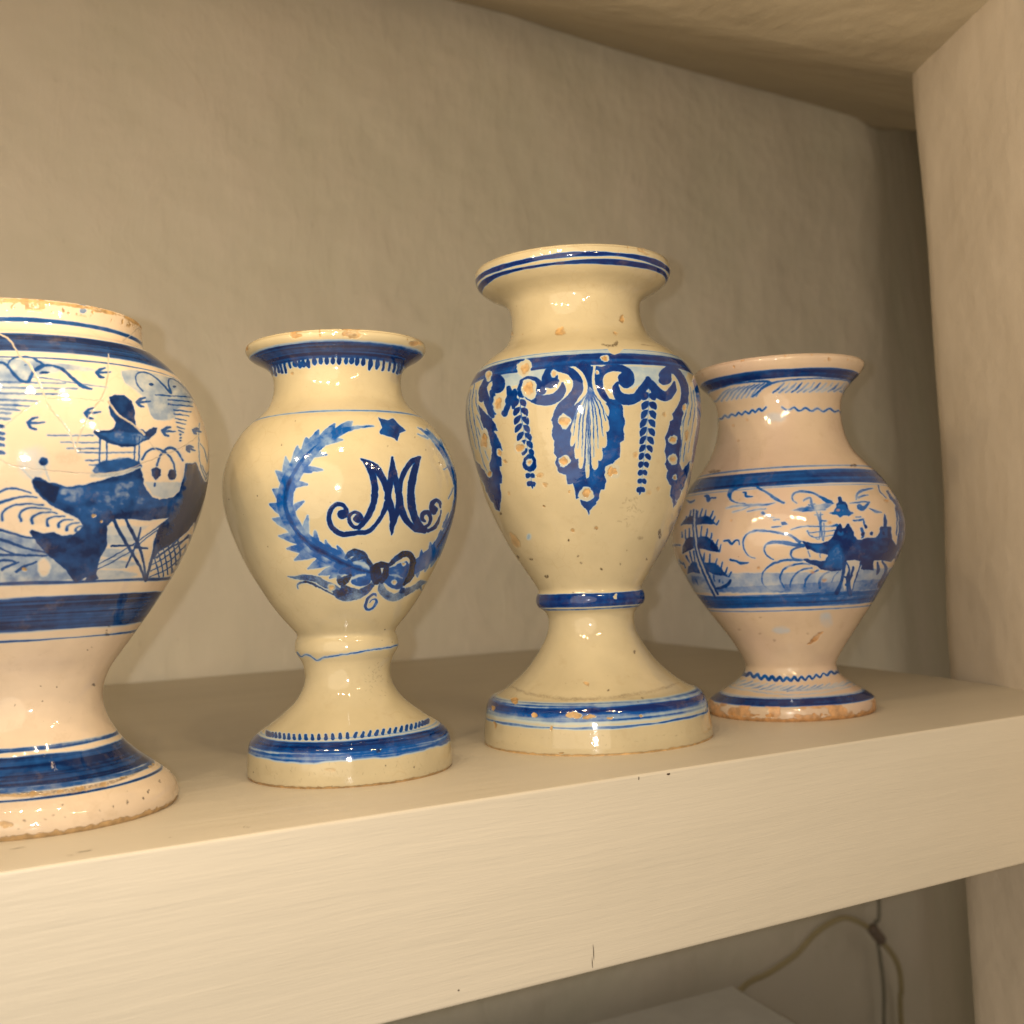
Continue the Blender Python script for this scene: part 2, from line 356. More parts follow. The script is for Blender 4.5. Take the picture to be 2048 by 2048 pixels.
# ---------------------------------------------------------------- brush work: a small rasteriser for the painted decoration
SSC = 1.35
class Canvas:
    """one sheet per vase; x, y are marked in enlargements ('frames') of the decoration"""
    def __init__(s, x0, y0, x1, y1, seed):
        s.x0, s.y0 = x0, y0; s.w = int((x1 - x0) * SSC); s.h = int((y1 - y0) * SSC)
        s.wk = 1.; s.ly = {c: np.zeros((s.h, s.w), np.float32) for c in 'bcd'}; s.al = np.zeros((s.h, s.w), np.float32)  # b cobalt, c bare clay, d dark ink; al = area where the sheet replaces the banding
        s.wx = (vnoise(s.h, s.w, s.h / 9, s.w / 9, seed) - .5) * 3.4; s.wy = (vnoise(s.h, s.w, s.h / 9, s.w / 9, seed + 1) - .5) * 3.4
        s.tx = vnoise(s.h, s.w, s.h / 26, s.w / 26, seed + 2, 4); s.fr = None
    def frame(s, ox, oy, sc): s.fr = (ox, oy, sc); return s
    def P(s, pts):
        ox, oy, sc = s.fr; p = np.array(pts, float); return np.stack([(ox + p[:, 0] / sc - s.x0) * SSC, (oy + p[:, 1] / sc - s.y0) * SSC], 1)
    def W(s, w): return w / s.fr[2] * SSC
    def box(s, p, m):
        x0 = max(int(p[:, 0].min() - m), 0); x1 = min(int(p[:, 0].max() + m) + 2, s.w); y0 = max(int(p[:, 1].min() - m), 0); y1 = min(int(p[:, 1].max() + m) + 2, s.h)
        return (x0, x1, y0, y1) if x1 > x0 and y1 > y0 else None
    def put(s, b, a, v, layer, mode, tex):
        x0, x1, y0, y1 = b; L = s.ly[layer][y0:y1, x0:x1]
        if tex: v = v * (1 + tex * (s.tx[y0:y1, x0:x1] - .5) * 2)
        if mode == 'over': L[:] = L * (1 - a) + v * a
        elif mode == 'max': L[:] = np.maximum(L, v * a)
        elif mode == 'add': L[:] = np.clip(L + v * a, 0, 1.2)
        if layer == 'b' and mode == 'over': A = s.al[y0:y1, x0:x1]; A[:] = np.maximum(A, a)
    def xy(s, b, wob):
        x0, x1, y0, y1 = b; X, Y = np.meshgrid(np.arange(x0, x1, dtype=np.float32), np.arange(y0, y1, dtype=np.float32))
        return X + s.wx[y0:y1, x0:x1] * wob, Y + s.wy[y0:y1, x0:x1] * wob
    def spl(s, p, n=7):
        if len(p) < 3: return p
        q = np.vstack([p[:1], p, p[-1:]]); out = []
        for i in range(1, len(q) - 2):
            p0, p1, p2, p3 = q[i - 1:i + 3]
            for t in np.arange(n) / n: out.append(.5 * ((2 * p1) + (-p0 + p2) * t + (2 * p0 - 5 * p1 + 4 * p2 - p3) * t * t + (-p0 + 3 * p1 - 3 * p2 + p3) * t ** 3))
        out.append(p[-1]); return np.array(out)
    def stroke(s, pts, w, v=.6, layer='b', mode='max', soft=1.2, smooth=True, tex=.25, wob=1.):
        p = s.P(pts); w = np.atleast_1d(np.array(w, float))
        if len(w) == 1: w = np.repeat(w, len(p))
        elif len(w) != len(p): w = np.interp(np.linspace(0, 1, len(p)), np.linspace(0, 1, len(w)), w)
        q = np.concatenate([p, w[:, None] * 1.16 * s.wk], 1)
        if smooth: q = s.spl(q)
        q[:, 2] = np.maximum(q[:, 2], .3); b = s.box(q, s.W(q[:, 2].max()) / 2 + 4)
        if b is None: return
        X, Y = s.xy(b, wob); A = np.zeros_like(X)
        for (ax, ay, aw), (bx, by, bw) in zip(q[:-1], q[1:]):
            m = s.W(max(aw, bw)) / 2 + 3.5
            i0 = max(int(min(ax, bx) - m - 2) - b[0], 0); i1 = min(int(max(ax, bx) + m + 3) - b[0], X.shape[1]); j0 = max(int(min(ay, by) - m - 2) - b[2], 0); j1 = min(int(max(ay, by) + m + 3) - b[2], X.shape[0])
            if i1 <= i0 or j1 <= j0: continue
            x, y = X[j0:j1, i0:i1], Y[j0:j1, i0:i1]; dx, dy = bx - ax, by - ay; l2 = dx * dx + dy * dy + 1e-9
            t = np.clip(((x - ax) * dx + (y - ay) * dy) / l2, 0, 1); d = np.hypot(x - ax - t * dx, y - ay - t * dy)
            A[j0:j1, i0:i1] = np.maximum(A[j0:j1, i0:i1], np.clip((s.W(aw + (bw - aw) * t) / 2 - d) / soft + .5, 0, 1))
        s.put(b, A, v, layer, mode, tex)
    def poly(s, pts, v=.6, layer='b', mode='max', soft=.9, smooth=False, tex=.3, wob=1.3, grad=None):
        p = s.P(pts)
        if smooth: p = s.spl(np.vstack([p, p[:1]]))[:-1]
        b = s.box(p, 4 + soft)
        if b is None: return
        X, Y = s.xy(b, wob); ins = np.zeros(X.shape, bool); D = np.full(X.shape, 1e9, np.float32)
        for (ax, ay), (bx, by) in zip(p, np.roll(p, -1, 0)):
            if ay != by: ins ^= ((ay > Y) != (by > Y)) & (X < (bx - ax) * (Y - ay) / (by - ay) + ax)
            dx, dy = bx - ax, by - ay; t = np.clip(((X - ax) * dx + (Y - ay) * dy) / (dx * dx + dy * dy + 1e-9), 0, 1); D = np.minimum(D, (X - ax - t * dx) ** 2 + (Y - ay - t * dy) ** 2)
        D = np.sqrt(D); A = np.clip(np.where(ins, D, -D) / soft + .5, 0, 1)
        if grad: (gx0, gy0), (gx1, gy1), va, vb = grad; g = s.P([(gx0, gy0), (gx1, gy1)]); d = g[1] - g[0]; t = np.clip(((X - g[0, 0]) * d[0] + (Y - g[0, 1]) * d[1]) / (d @ d), 0, 1); v = va + (vb - va) * t
        s.put(b, A, v, layer, mode, tex)
    def ell(s, x, y, rx, ry, v=.6, layer='b', mode='max', rot=0., soft=.9, tex=.2, wob=1.3, jag=.5):
        n = 18; js = np.array([random.gauss(0, 1) for _ in range(n)]); js = (js + np.roll(js, 1) + np.roll(js, 2)) * .085 * jag + 1
        pts = [(x + rx * q * math.cos(a) * math.cos(rot) - ry * q * math.sin(a) * math.sin(rot), y + rx * q * math.cos(a) * math.sin(rot) + ry * q * math.sin(a) * math.cos(rot)) for a, q in zip(np.arange(n) / n * 2 * math.pi, js)]
        s.poly(pts, v, layer, mode, soft, False, tex, wob)
    def burst(s, x, y, rx, ry=None):
        """popped bubble: pale halo, buff clay inside, small dark pit"""
        ry = ry or rx; s.ell(x, y, rx * .98, ry * .98, .06, 'b', 'over', soft=3.6, tex=0, wob=2., jag=.7); s.ell(x, y, rx * .60, ry * .60, .78, 'c', 'max', soft=1.2, tex=.7, wob=2.6, jag=1.0); s.ell(x + rx * random.uniform(-.15, .15), y + ry * random.uniform(-.1, .2), rx * .2, ry * .22, .7, 'd', 'max', wob=3, jag=2); s.ell(x - rx * .2, y + ry * .15, rx * .1, ry * .12, .4, 'd', 'max')
def bnd(k, fr, x, ytop, ybot, val, soft=2., wob=.8, st=.15):
    ox, oy, sc = fr; return (hit(k, ox + x / sc, oy + ybot / sc), hit(k, ox + x / sc, oy + ytop / sc), val, soft, wob, st)
def Ftr(fr, gr, pts):
    """points of one enlargement written in another"""
    return [((gr[0] + x / gr[2] - fr[0]) * fr[2], (gr[1] + y / gr[2] - fr[1]) * fr[2]) for x, y in pts]

# ---- vase 1: landscape with house, boat shaped rock, nets
def paint1():
    A = (0, 580, 3.22); Bf = (0, 1130, 3.22); D = (0, 880, 4.6)
    c = Canvas(-330, 560, 440, 1740, 11); c.wk = 1.18; c.frame(*A)
    # clouds
    c.poly([(-300, 470), (0, 440), (250, 450), (480, 480), (620, 515), (560, 525), (430, 515), (200, 560), (120, 620), (-300, 760)], .34, tex=.5, soft=3)
    for y, x1 in ((600, 420), (635, 500), (672, 430), (715, 240), (748, 190), (775, 130), (800, 40), (835, 20)):
        c.stroke([(-320, y + 20), (-120, y - 8), (60, y - 6), (x1, y)], [6, 11, 12, 9], .5)
    c.poly([(-300, 620), (20, 600), (200, 640), (60, 820), (-40, 860), (-300, 880)], .28, tex=.6, soft=6)
    for y in (880, 925, 960, 1000, 1050): c.stroke([(-60, y - 3), (0, y - 4), (25, y)], [10, 20, 16], .72)
    c.stroke([(-80, 480), (-10, 465), (40, 480), (80, 530), (130, 580), (180, 590), (210, 540), (250, 495), (320, 485), (400, 510), (470, 570), (530, 620), (590, 637)], [13, 12, 14, 15, 17, 17, 13, 12, 13, 15, 18, 18, 10], .66)
    c.stroke([(50, 500), (60, 460), (110, 432), (190, 432), (240, 455), (280, 490), (210, 530), (180, 580)], [10, 9, 9, 10, 14, 12, 12, 9], .6)
    c.ell(290, 533, 32, 9, .8); c.ell(165, 483, 10, 5, .6)
    c.stroke([(200, 560), (350, 575), (480, 600), (690, 628)], [8, 7, 7, 5], .5)
    c.poly([(780, 520), (870, 515), (1000, 540), (1150, 590), (1230, 700), (1235, 740), (1140, 770), (1130, 820), (1050, 840), (980, 820), (930, 700), (860, 640), (800, 590)], .33, smooth=True, tex=.5, soft=3)
    c.stroke([(920, 650), (885, 610), (875, 560), (900, 530), (950, 535), (1010, 570), (1060, 620), (1100, 665), (1085, 610), (1090, 575), (1130, 580), (1190, 630), (1240, 700)], [9, 8, 7, 9, 8, 8, 9, 12, 8, 8, 7, 7, 6], .6)
    c.ell(975, 608, 17, 9, .8); c.ell(1122, 622, 10, 7, .8)
    for i, (x0, x1, y) in enumerate(((1000, 1240, 680), (1080, 1240, 710), (1085, 1240, 740), (1120, 1230, 775), (1120, 1215, 800), (1130, 1200, 830), (1135, 1195, 855), (1140, 1190, 885), (1150, 1185, 908))):
        c.stroke([(x0, y - 4), ((x0 + x1) / 2, y + 4), (x1, y + 10)], [8, 8, 6], .58)
    for y in (930, 950, 970): c.ell(1163, y, 10, 7, .7)
    # little arrow-shaped birds
    for x, y, s_, t_ in ((175, 855, 1.1, 0), (545, 790, 1., 0), (620, 530, .9, 0), (880, 720, .85, 0), (1045, 905, .8, .1), (1205, 1010, .55, .5), (1245, 900, .5, .3)):
        def q(a, b_): return (x + s_ * (a * math.cos(t_) - b_ * math.sin(t_)), y + s_ * (a * math.sin(t_) + b_ * math.cos(t_)))
        c.stroke([q(0, 0), q(30, -22), q(65, -32)], [12, 14, 8], .66); c.stroke([q(0, 0), q(45, 2), q(105, -4)], [14, 13, 7], .6); c.stroke([q(2, 2), q(25, 30), q(55, 38)], [14, 15, 9], .66)
    # house
    c.poly([(705, 720), (702, 690), (740, 672), (800, 678), (850, 715), (868, 770), (866, 830), (880, 880), (940, 915), (985, 885), (1012, 885), (1005, 920), (960, 960), (910, 985), (860, 1010), (780, 1010), (700, 985), (640, 955), (600, 920), (605, 900), (650, 905), (710, 905), (735, 885), (745, 850), (715, 810), (700, 760)], .9, tex=.22)
    c.poly([(640, 925), (760, 910), (900, 925), (960, 950), (880, 995), (760, 990)], .6, mode='over', tex=.5, soft=5)
    for x in (645, 690, 868, 898): c.stroke([(x, 945), (x - 2, 1050), (x - 6, 1160)], [9, 8, 9], .66)
    for y, x0, x1 in ((935, 305, 600), (980, 390, 640), (1018, 430, 640), (1045, 500, 875), (1095, 550, 640), (1125, 575, 640)):
        c.stroke([(x0, y), ((x0 + x1) / 2, y + 3), (x1, y + 1)], [7, 9, 8], .52)
    c.poly([(590, 1165), (640, 1110), (700, 1095), (790, 1078), (860, 1090), (915, 1130), (880, 1165), (760, 1190), (640, 1200)], .62, smooth=True, tex=.5, soft=4)
    # big rock / boat
    R = [(205, 1230), (225, 1200), (265, 1210), (310, 1240), (360, 1240), (430, 1270), (560, 1250), (700, 1210), (830, 1170), (905, 1150), (930, 1230), (980, 1310), (1050, 1345), (1110, 1325), (1165, 1260), (1185, 1190), (1195, 1120), (1260, 1110), (1290, 1170), (1310, 1230), (1338, 1250), (1342, 1330), (1300, 1440), (1200, 1560), (1130, 1620), (1020, 1690), (975, 1750), (985, 1640), (1020, 1530), (1100, 1465), (960, 1485), (850, 1475), (740, 1475), (690, 1520), (690, 1640), (640, 1740), (615, 1860), (550, 1850), (490, 1890), (420, 1800), (300, 1700), (230, 1620), (190, 1560), (205, 1545), (270, 1565), (350, 1560), (400, 1585), (480, 1570), (540, 1520), (500, 1470), (420, 1430), (330, 1390), (270, 1340), (225, 1290)]
    c.poly(R, .86, tex=.3, soft=1.6)
    c.poly([(350, 1330), (600, 1270), (800, 1230), (900, 1220), (960, 1330), (900, 1400), (640, 1420), (450, 1380)], .70, mode='over', tex=.35, soft=18)
    c.poly([(430, 1430), (640, 1390), (700, 1480), (600, 1560), (560, 1500)], .68, mode='over', tex=.35, soft=16)
    for ps in ([(380, 1300), (600, 1290), (900, 1240)], [(420, 1350), (700, 1330), (1100, 1380)], [(500, 1420), (800, 1400), (1150, 1350)]): c.stroke(ps, [30, 50, 24], .62, mode='over', tex=.5, soft=9)
    c.poly([(210, 1225), (300, 1235), (390, 1270), (350, 1380), (270, 1330)], 1., mode='max', tex=.1, soft=3); c.poly([(210, 1225), (300, 1235), (390, 1270), (350, 1380), (270, 1330)], .35, 'd', soft=4)
    c.poly([(1200, 1120), (1265, 1115), (1300, 1240), (1340, 1260), (1330, 1360), (1230, 1520), (1150, 1600), (1010, 1690), (1000, 1620), (1040, 1530), (1150, 1440), (1190, 1300)], 1., soft=7, tex=.15)
    c.poly([(1200, 1120), (1265, 1115), (1300, 1240), (1340, 1260), (1330, 1360), (1230, 1520), (1150, 1600), (1010, 1690), (1000, 1620), (1040, 1530), (1150, 1440), (1190, 1300)], .16, 'd', soft=7, tex=.3)
    c.poly([(240, 1600), (480, 1580), (560, 1620), (420, 1690), (340, 1700)], .95, soft=6, tex=.3)
    c.stroke([(590, 1195), (700, 1190), (800, 1175), (905, 1140)], [16, 22, 20, 8], .22, mode='over', tex=.4)
    c.stroke([(590, 1195), (700, 1190), (800, 1175), (905, 1140)], [10, 14, 12, 5], .30, 'd')
    # reserved round window with spectacles
    c.ell(1052, 1185, 128, 158, 0., mode='over', tex=0, soft=1.5); c.poly([(935, 1238), (1170, 1238), (1150, 1290), (1100, 1335), (1050, 1345), (985, 1320)], .26, soft=2)
    c.stroke([(915, 1090), (950, 1040), (1005, 1022), (1070, 1050), (1110, 1100), (1130, 1170)], [12, 11, 11, 11, 12, 10], .62); c.stroke([(1010, 1130), (1030, 1070), (1070, 1025), (1110, 1018), (1150, 1050), (1178, 1100)], [11, 11, 12, 12, 11, 10], .62)
    c.poly([(972, 1155), (1005, 1140), (1035, 1155), (1035, 1195), (1003, 1225), (978, 1195)], .95); c.ell(1107, 1193, 25, 37, .95); c.ell(995, 1255, 9, 13, .6)
    # shell shaped waves on the left
    for k_, ps in enumerate(([(-120, 1360), (0, 1300), (60, 1278), (130, 1285), (200, 1310)], [(0, 1370), (80, 1345), (160, 1330), (240, 1335)], [(15, 1480), (20, 1430), (80, 1390), (180, 1378), (280, 1385)], [(135, 1485), (128, 1440), (180, 1405), (270, 1405), (330, 1415)],
                            [(208, 1500), (205, 1470), (250, 1440), (330, 1430), (370, 1440)], [(308, 1515), (305, 1480), (350, 1460), (420, 1458)], [(378, 1525), (380, 1500), (420, 1480), (470, 1480)], [(430, 1545), (435, 1520), (470, 1502), (510, 1500)], [(488, 1548), (495, 1530), (530, 1520)])):
        c.stroke(ps, [17, 14, 11, 9, 8], .58)
    c.poly([(-310, 1560), (0, 1560), (210, 1600), (330, 1720), (520, 1860), (300, 1880), (-310, 1900)], .38, tex=.5, soft=3)
    for ps in ([(-100, 1530), (0, 1545), (120, 1580), (220, 1600)], [(0, 1605), (60, 1625), (160, 1660), (290, 1690)], [(-60, 1640), (90, 1700)], [(-90, 1705), (100, 1707), (300, 1712)], [(10, 1800), (60, 1775), (120, 1755)], [(105, 1815), (150, 1785), (235, 1750)], [(-100, 1770), (20, 1740), (100, 1750)]):
        c.stroke(ps, [14, 15, 11, 8], .72)
    c.ell(285, 1785, 42, 52, .03, mode='over', soft=6, tex=0)
    # poles, rigging and net
    c.poly([(690, 1520), (960, 1520), (900, 1560), (860, 1640), (700, 1640)], .22, soft=5, tex=.7)
    for y in (1600, 1690, 1760, 1830): c.stroke([(650, y), (760, y + 6), (880, y + 4)], [40, 44, 10], .30, soft=4, tex=.5)
    c.stroke([(712, 1425), (760, 1540), (830, 1660), (900, 1780), (935, 1875)], [10, 17, 15, 13, 10], .88); c.stroke([(785, 1420), (830, 1520), (895, 1650), (925, 1760), (940, 1870)], [9, 15, 14, 10, 8], .85)
    c.stroke([(905, 1530), (890, 1600), (850, 1700), (812, 1785)], [7, 11, 9, 9], .8); c.stroke([(718, 1648), (830, 1645), (860, 1640)], [10, 9, 7], .85); c.stroke([(870, 1655), (950, 1665)], [16, 8], .9)
    c.stroke([(1095, 1465), (900, 1610), (720, 1720), (545, 1810)], 5, .72); c.stroke([(1100, 1480), (940, 1600), (830, 1690), (560, 1835)], 5, .72)
    c.stroke([(1100, 1465), (1030, 1530), (1005, 1620), (975, 1740), (940, 1870)], [6, 9, 12, 13, 12], .9); c.poly([(545, 1870), (600, 1800), (635, 1860), (600, 1875)], .8)
    for i in range(6): c.stroke([(990 + 30 * i, 1715 - 25 * i), (1010 + 30 * i, 1780 - 18 * i), (1025 + 28 * i, 1850 - 8 * i)], [6, 8, 7], .66)
    for i in range(4): c.stroke([(960 + 10 * i, 1850 - 40 * i), (1080 + 10 * i, 1795 - 50 * i), (1190 + 12 * i, 1700 - 62 * i)], 6, .66)
    c.stroke([(1010, 1725), (1100, 1660), (1200, 1600), (1260, 1540)], 7, .8)
    for ps in ([(1285, 860), (1280, 1000), (1290, 1120), (1330, 1240)], [(1290, 990), (1320, 1040), (1340, 1140)], [(1310, 850), (1335, 960)], [(1300, 1130), (1325, 1190), (1335, 1230)]): c.stroke(ps, 6, .5)
    # pale smudge by the crack
    c.ell(225, 1100, 95, 110, .14, soft=18, tex=.6); c.ell(280, 1103, 30, 28, .7, soft=3, tex=.6); c.stroke([(130, 1140), (170, 1180), (210, 1220)], 7, .35); c.stroke([(280, 1120), (300, 1180), (320, 1225)], 7, .35)
    c.ell(535, 135, 20, 18, .42, soft=2)
    # mended cracks, filled and yellowed
    for ps, w in (([(0, 285), (60, 320), (100, 380), (130, 430), (190, 480), (230, 550), (265, 620), (290, 690), (330, 770), (400, 850), (450, 920), (490, 1040)], 8), ([(0, 905), (90, 830), (180, 760), (290, 690)], 3), ([(300, 700), (450, 695), (600, 708), (670, 715)], 3), ([(700, 410), (697, 500), (688, 600), (660, 690), (610, 760), (560, 840), (510, 940), (495, 1000)], 5), ([(0, 1090), (80, 1130), (200, 1150), (330, 1165), (570, 1185)], 3),
                   ([(570, 1185), (760, 1170), (910, 1120), (1060, 1060), (1180, 1010), (1290, 930)], 3), ([(905, 235), (840, 290), (790, 330)], 3), ([(960, 980), (1010, 1030), (1060, 1060)], 3), ([(700, 720), (760, 800), (850, 860), (930, 930)], 10)):
        c.stroke(ps, w, .12, mode='over', tex=0); c.stroke(ps, w * .9, .35, 'c', tex=.6, wob=1.6); c.stroke(ps, max(1.5, w * .25), .28, 'd', wob=1.6)
    c.poly([(180, 1330), (330, 1400), (300, 1510), (200, 1500)], .12, 'd', soft=12); c.ell(430, 1080, 90, 40, .10, 'd', soft=14)
    for x, y, r_ in ((605, 1455, 14), (155, 1800, 13), (655, 1490, 8)): c.ell(x, y, r_, r_ * .8, 0, mode='over', tex=0); c.ell(x, y, r_, r_ * .7, .8, 'c', wob=2)
    # worn lip
    for ps in ([(-200, 66), (0, 72), (60, 70), (230, 75), (380, 88), (470, 100), (560, 118), (700, 145), (780, 160)], [(810, 180), (870, 205), (915, 240)]): c.stroke(ps, [9, 8, 16, 12, 16, 13, 8, 10, 8], .85, 'c', tex=.4, wob=2.2, mode='max')
    c.frame(*Bf)
    for x, y, rx, ry in ((600, 770, 13, 10), (690, 447, 14, 11), (685, 425, 6, 5), (705, 392, 9, 5), (260, 778, 7, 5), (272, 880, 5, 4), (95, 905, 3, 12), (370, 782, 4, 4), (560, 552, 5, 4), (590, 527, 5, 4), (402, 1542, 7, 6), (925, 1505, 6, 8), (820, 1525, 9, 14), (645, 1583, 5, 5), (955, 1460, 9, 12), (1030, 1395, 8, 10), (730, 1560, 4, 9), (390, 262, 14, 6)): c.ell(x, y, rx, ry, .8, 'd', wob=2.2)
    for x, y, r_ in ((215, 1470, 24), (390, 1452, 24), (515, 1440, 30), (665, 1410, 26), (785, 1370, 16), (965, 1295, 14), (300, 1475, 12), (90, 1478, 20)): c.ell(x, y, r_, r_ * .5, 0, mode='over', rot=-.2, tex=0); c.ell(x, y, r_, r_ * .5, .75, 'c', rot=-.2, wob=2.4, tex=.5)
    c.stroke([(-100, 1486), (100, 1484), (300, 1476), (500, 1455), (700, 1415)], [6, 14, 10, 12, 6], .5, 'c', wob=2.5, tex=.6)
    c.ell(35, 1672, 44, 20, .7, 'c', wob=2.5); c.stroke([(0, 1480), (300, 1466), (600, 1425), (800, 1370), (960, 1290)], [14, 18, 18, 14, 8], .6, 'd', tex=.3, soft=3)
    for x, y in ((160, 1650), (240, 1670), (290, 1640), (420, 1620), (340, 1610), (600, 1690), (180, 1740), (120, 1700), (520, 1700), (660, 1640)): c.ell(x, y, random.uniform(5, 18), random.uniform(3, 8), .4, 'd', wob=2.5, soft=2, tex=.8)
    b = [bnd(0, A, 100, 176, 207, .66), bnd(0, A, 100, 275, 392, .84, 4, .8, .35), bnd(0, A, 100, 283, 300, 1., 2), bnd(0, A, 100, 426, 438, .6, 1.5), bnd(0, A, 250, 1878, 1898, .72, 2.5, 1.2),
         bnd(0, Bf, 100, 212, 428, .74, 3, 1., .75), bnd(0, Bf, 100, 330, 428, .86, 6, 2, .5), bnd(0, Bf, 100, 484, 500, .58, 1.5), bnd(0, Bf, 100, 1178, 1206, .66, 2, .8, .5), bnd(0, Bf, 100, 1238, 1436, .86, 3, 1., .5), bnd(0, Bf, 100, 1436, 1470, .52, 2), bnd(0, Bf, 100, 1508, 1524, .85, 2)]
    return c, b

# ---- vase 2: wreath, monogram, bow and the number 6
def paint2():
    A = (430, 640, 3.219); Bf = (430, 1100, 3.715); M = (600, 880, 5.855); Q = (560, 1080, 6.0375)
    c = Canvas(400, 630, 950, 1620, 21); c.frame(*A)
    sp = [(1022, 682), (880, 697), (760, 742), (660, 800), (580, 880), (510, 980), (465, 1080), (450, 1170), (470, 1260), (520, 1350), (590, 1430), (680, 1490), (780, 1540), (880, 1590), (1010, 1630)]
    c.stroke(sp, [8, 26, 50, 72, 92, 96, 92, 92, 92, 86, 90, 96, 100, 84, 50], .52, tex=.45, soft=2.2)
    c.stroke(sp[3:], [10, 26, 30, 34, 30, 34, 34, 40, 44, 44, 40, 30], .74, tex=.4, soft=8); c.stroke(sp[8:], [8, 16, 22, 24, 22, 20], .92, tex=.3, soft=6)
    out = [(880, 655), (770, 672), (665, 710), (590, 760), (530, 815), (455, 885), (395, 975), (375, 1090), (355, 1185), (375, 1280), (415, 1390), (465, 1470), (515, 1545), (600, 1600), (670, 1640), (740, 1660)]
    inn = [(820, 770), (715, 865), (690, 965), (622, 978), (592, 1058), (572, 1168), (597, 1262), (645, 1360), (712, 1420), (790, 1455), (832, 1510)]
    S = np.array(c.P(sp)); 
    def spike(tip, w=56, v=.47):
        a = np.array(tip, float); d = np.hypot(*(np.array(sp) - a).T); i = min(int(d.argmin()) + 1, len(sp) - 1); e = np.array(sp[i], float); m_ = (a + e) / 2 + (np.array(sp[min(i, len(sp) - 1)]) - np.array(sp[i - 1])) * -.12
        c.stroke([tuple(a), tuple(m_), tuple(e)], [13, w, w * .9], v, tex=.4)
    for t in out: spike(t)
    for t in inn: spike(t, 36)
    sr = [(1305, 692), (1390, 748), (1450, 820), (1500, 910), (1537, 1010), (1552, 1100), (1545, 1200), (1520, 1290), (1480, 1380), (1430, 1460), (1370, 1530), (1290, 1590), (1190, 1640), (1100, 1630)]
    c.stroke(sr, [7, 28, 34, 34, 30, 26, 30, 40, 50, 60, 72, 70, 50, 30], .56, tex=.45, soft=2); c.stroke(sr[4:10], [6, 12, 14, 14, 20, 16], .85, soft=5)
    for a, e, w in (((1500, 1240), (1470, 1330), 16), ((1455, 1350), (1430, 1430), 20), ((1388, 1430), (1380, 1510), 24), ((1330, 1480), (1320, 1560), 26), ((1280, 1520), (1260, 1590), 26), ((1440, 1525), (1470, 1420), 26), ((1390, 1590), (1430, 1480), 28), ((1350, 1620), (1370, 1550), 26), ((1300, 1655), (1300, 1600), 28), ((1305, 735), (1370, 760), 14), ((1360, 700), (1420, 770), 16), ((1450, 770), (1475, 850), 12), ((1500, 1150), (1535, 1080), 10), ((1470, 960), (1510, 940), 9)): c.stroke([a, ((a[0] + e[0]) / 2 + 3, (a[1] + e[1]) / 2), e], [7, w, w], .5, tex=.4)
    c.poly([(1050, 628), (1112, 645), (1150, 632), (1174, 662), (1229, 712), (1190, 728), (1174, 780), (1142, 756), (1110, 746), (1064, 735), (1060, 715), (1078, 690), (1062, 655)], .82, tex=.25)
    c.frame(*M)
    K = dict(v=1., tex=.06)
    c.stroke([(715, 225), (790, 260), (880, 320), (950, 420), (1000, 530), (1030, 640), (1060, 760), (1080, 900), (1075, 1110)], [14, 46, 72, 70, 66, 60, 62, 60, 14], **K)
    c.stroke([(730, 230), (810, 320), (855, 430), (875, 560), (870, 680), (840, 800), (780, 920), (690, 1030)], [12, 60, 66, 70, 66, 62, 60, 44], **K)
    c.stroke([(690, 1030), (620, 1010), (580, 950), (585, 880), (640, 845), (700, 870), (715, 920), (680, 950)], [34, 38, 38, 36, 30, 36, 44, 40], **K); c.ell(672, 920, 50, 50, 1., tex=.05)
    c.stroke([(1025, 740), (1000, 800), (950, 900), (880, 1000), (790, 1075), (680, 1085), (600, 1095), (500, 1105), (410, 1060), (355, 980), (340, 890), (370, 800), (440, 750), (510, 770), (545, 830), (530, 890)], [66, 50, 42, 42, 46, 46, 50, 54, 52, 50, 46, 44, 40, 38, 44, 44], **K); c.ell(497, 868, 58, 58, 1., tex=.05)
    c.stroke([(1082, 205), (1070, 400), (1045, 560), (1025, 680)], [22, 60, 66, 60], **K); c.stroke([(1082, 205), (1110, 400), (1140, 560), (1165, 680), (1150, 800), (1110, 900), (1080, 1000), (1075, 1112)], [22, 52, 60, 70, 64, 66, 56, 14], **K)
    c.stroke([(1400, 205), (1310, 250), (1230, 360), (1180, 490), (1160, 620), (1170, 740), (1210, 870), (1270, 970), (1370, 1050), (1460, 1070)], [34, 52, 52, 52, 60, 70, 66, 58, 56, 36], **K)
    c.stroke([(1395, 215), (1350, 330), (1315, 470), (1298, 620), (1310, 780), (1350, 920), (1400, 1000), (1470, 1050)], [36, 66, 76, 78, 78, 72, 66, 40], **K)
    c.stroke([(1440, 1030), (1510, 990), (1530, 920), (1500, 850), (1440, 860), (1430, 920), (1460, 950)], [40, 30, 38, 44, 44, 44, 30], **K)
    c.stroke([(1500, 1065), (1580, 1020), (1625, 940), (1645, 870)], [30, 40, 26, 10], **K); c.stroke([(1650, 860), (1652, 820)], [14, 10], **K); c.stroke([(1645, 790), (1635, 730), (1595, 705), (1550, 740), (1545, 810), (1570, 850)], [14, 32, 36, 46, 54, 48], **K); c.ell(1568, 805, 42, 48, 1., tex=.05)
    c.frame(*Q)
    # bow: cobalt ribbon with stippled dark ink over it
    def ink(ps, w, v=.75, bl=.62): c.stroke(ps, w, bl, tex=.4); c.stroke(ps, w, v, 'd', tex=.9, wob=2.)
    c.poly([(820, 220), (900, 250), (1050, 250), (1110, 400), (1090, 520), (960, 560), (860, 520), (860, 430), (700, 400), (780, 300)], .66, tex=.5, soft=4, smooth=True)
    c.poly([(1300, 340), (1400, 300), (1540, 260), (1560, 420), (1490, 560), (1400, 600), (1280, 540), (1230, 460)], .66, tex=.5, soft=4, smooth=True)
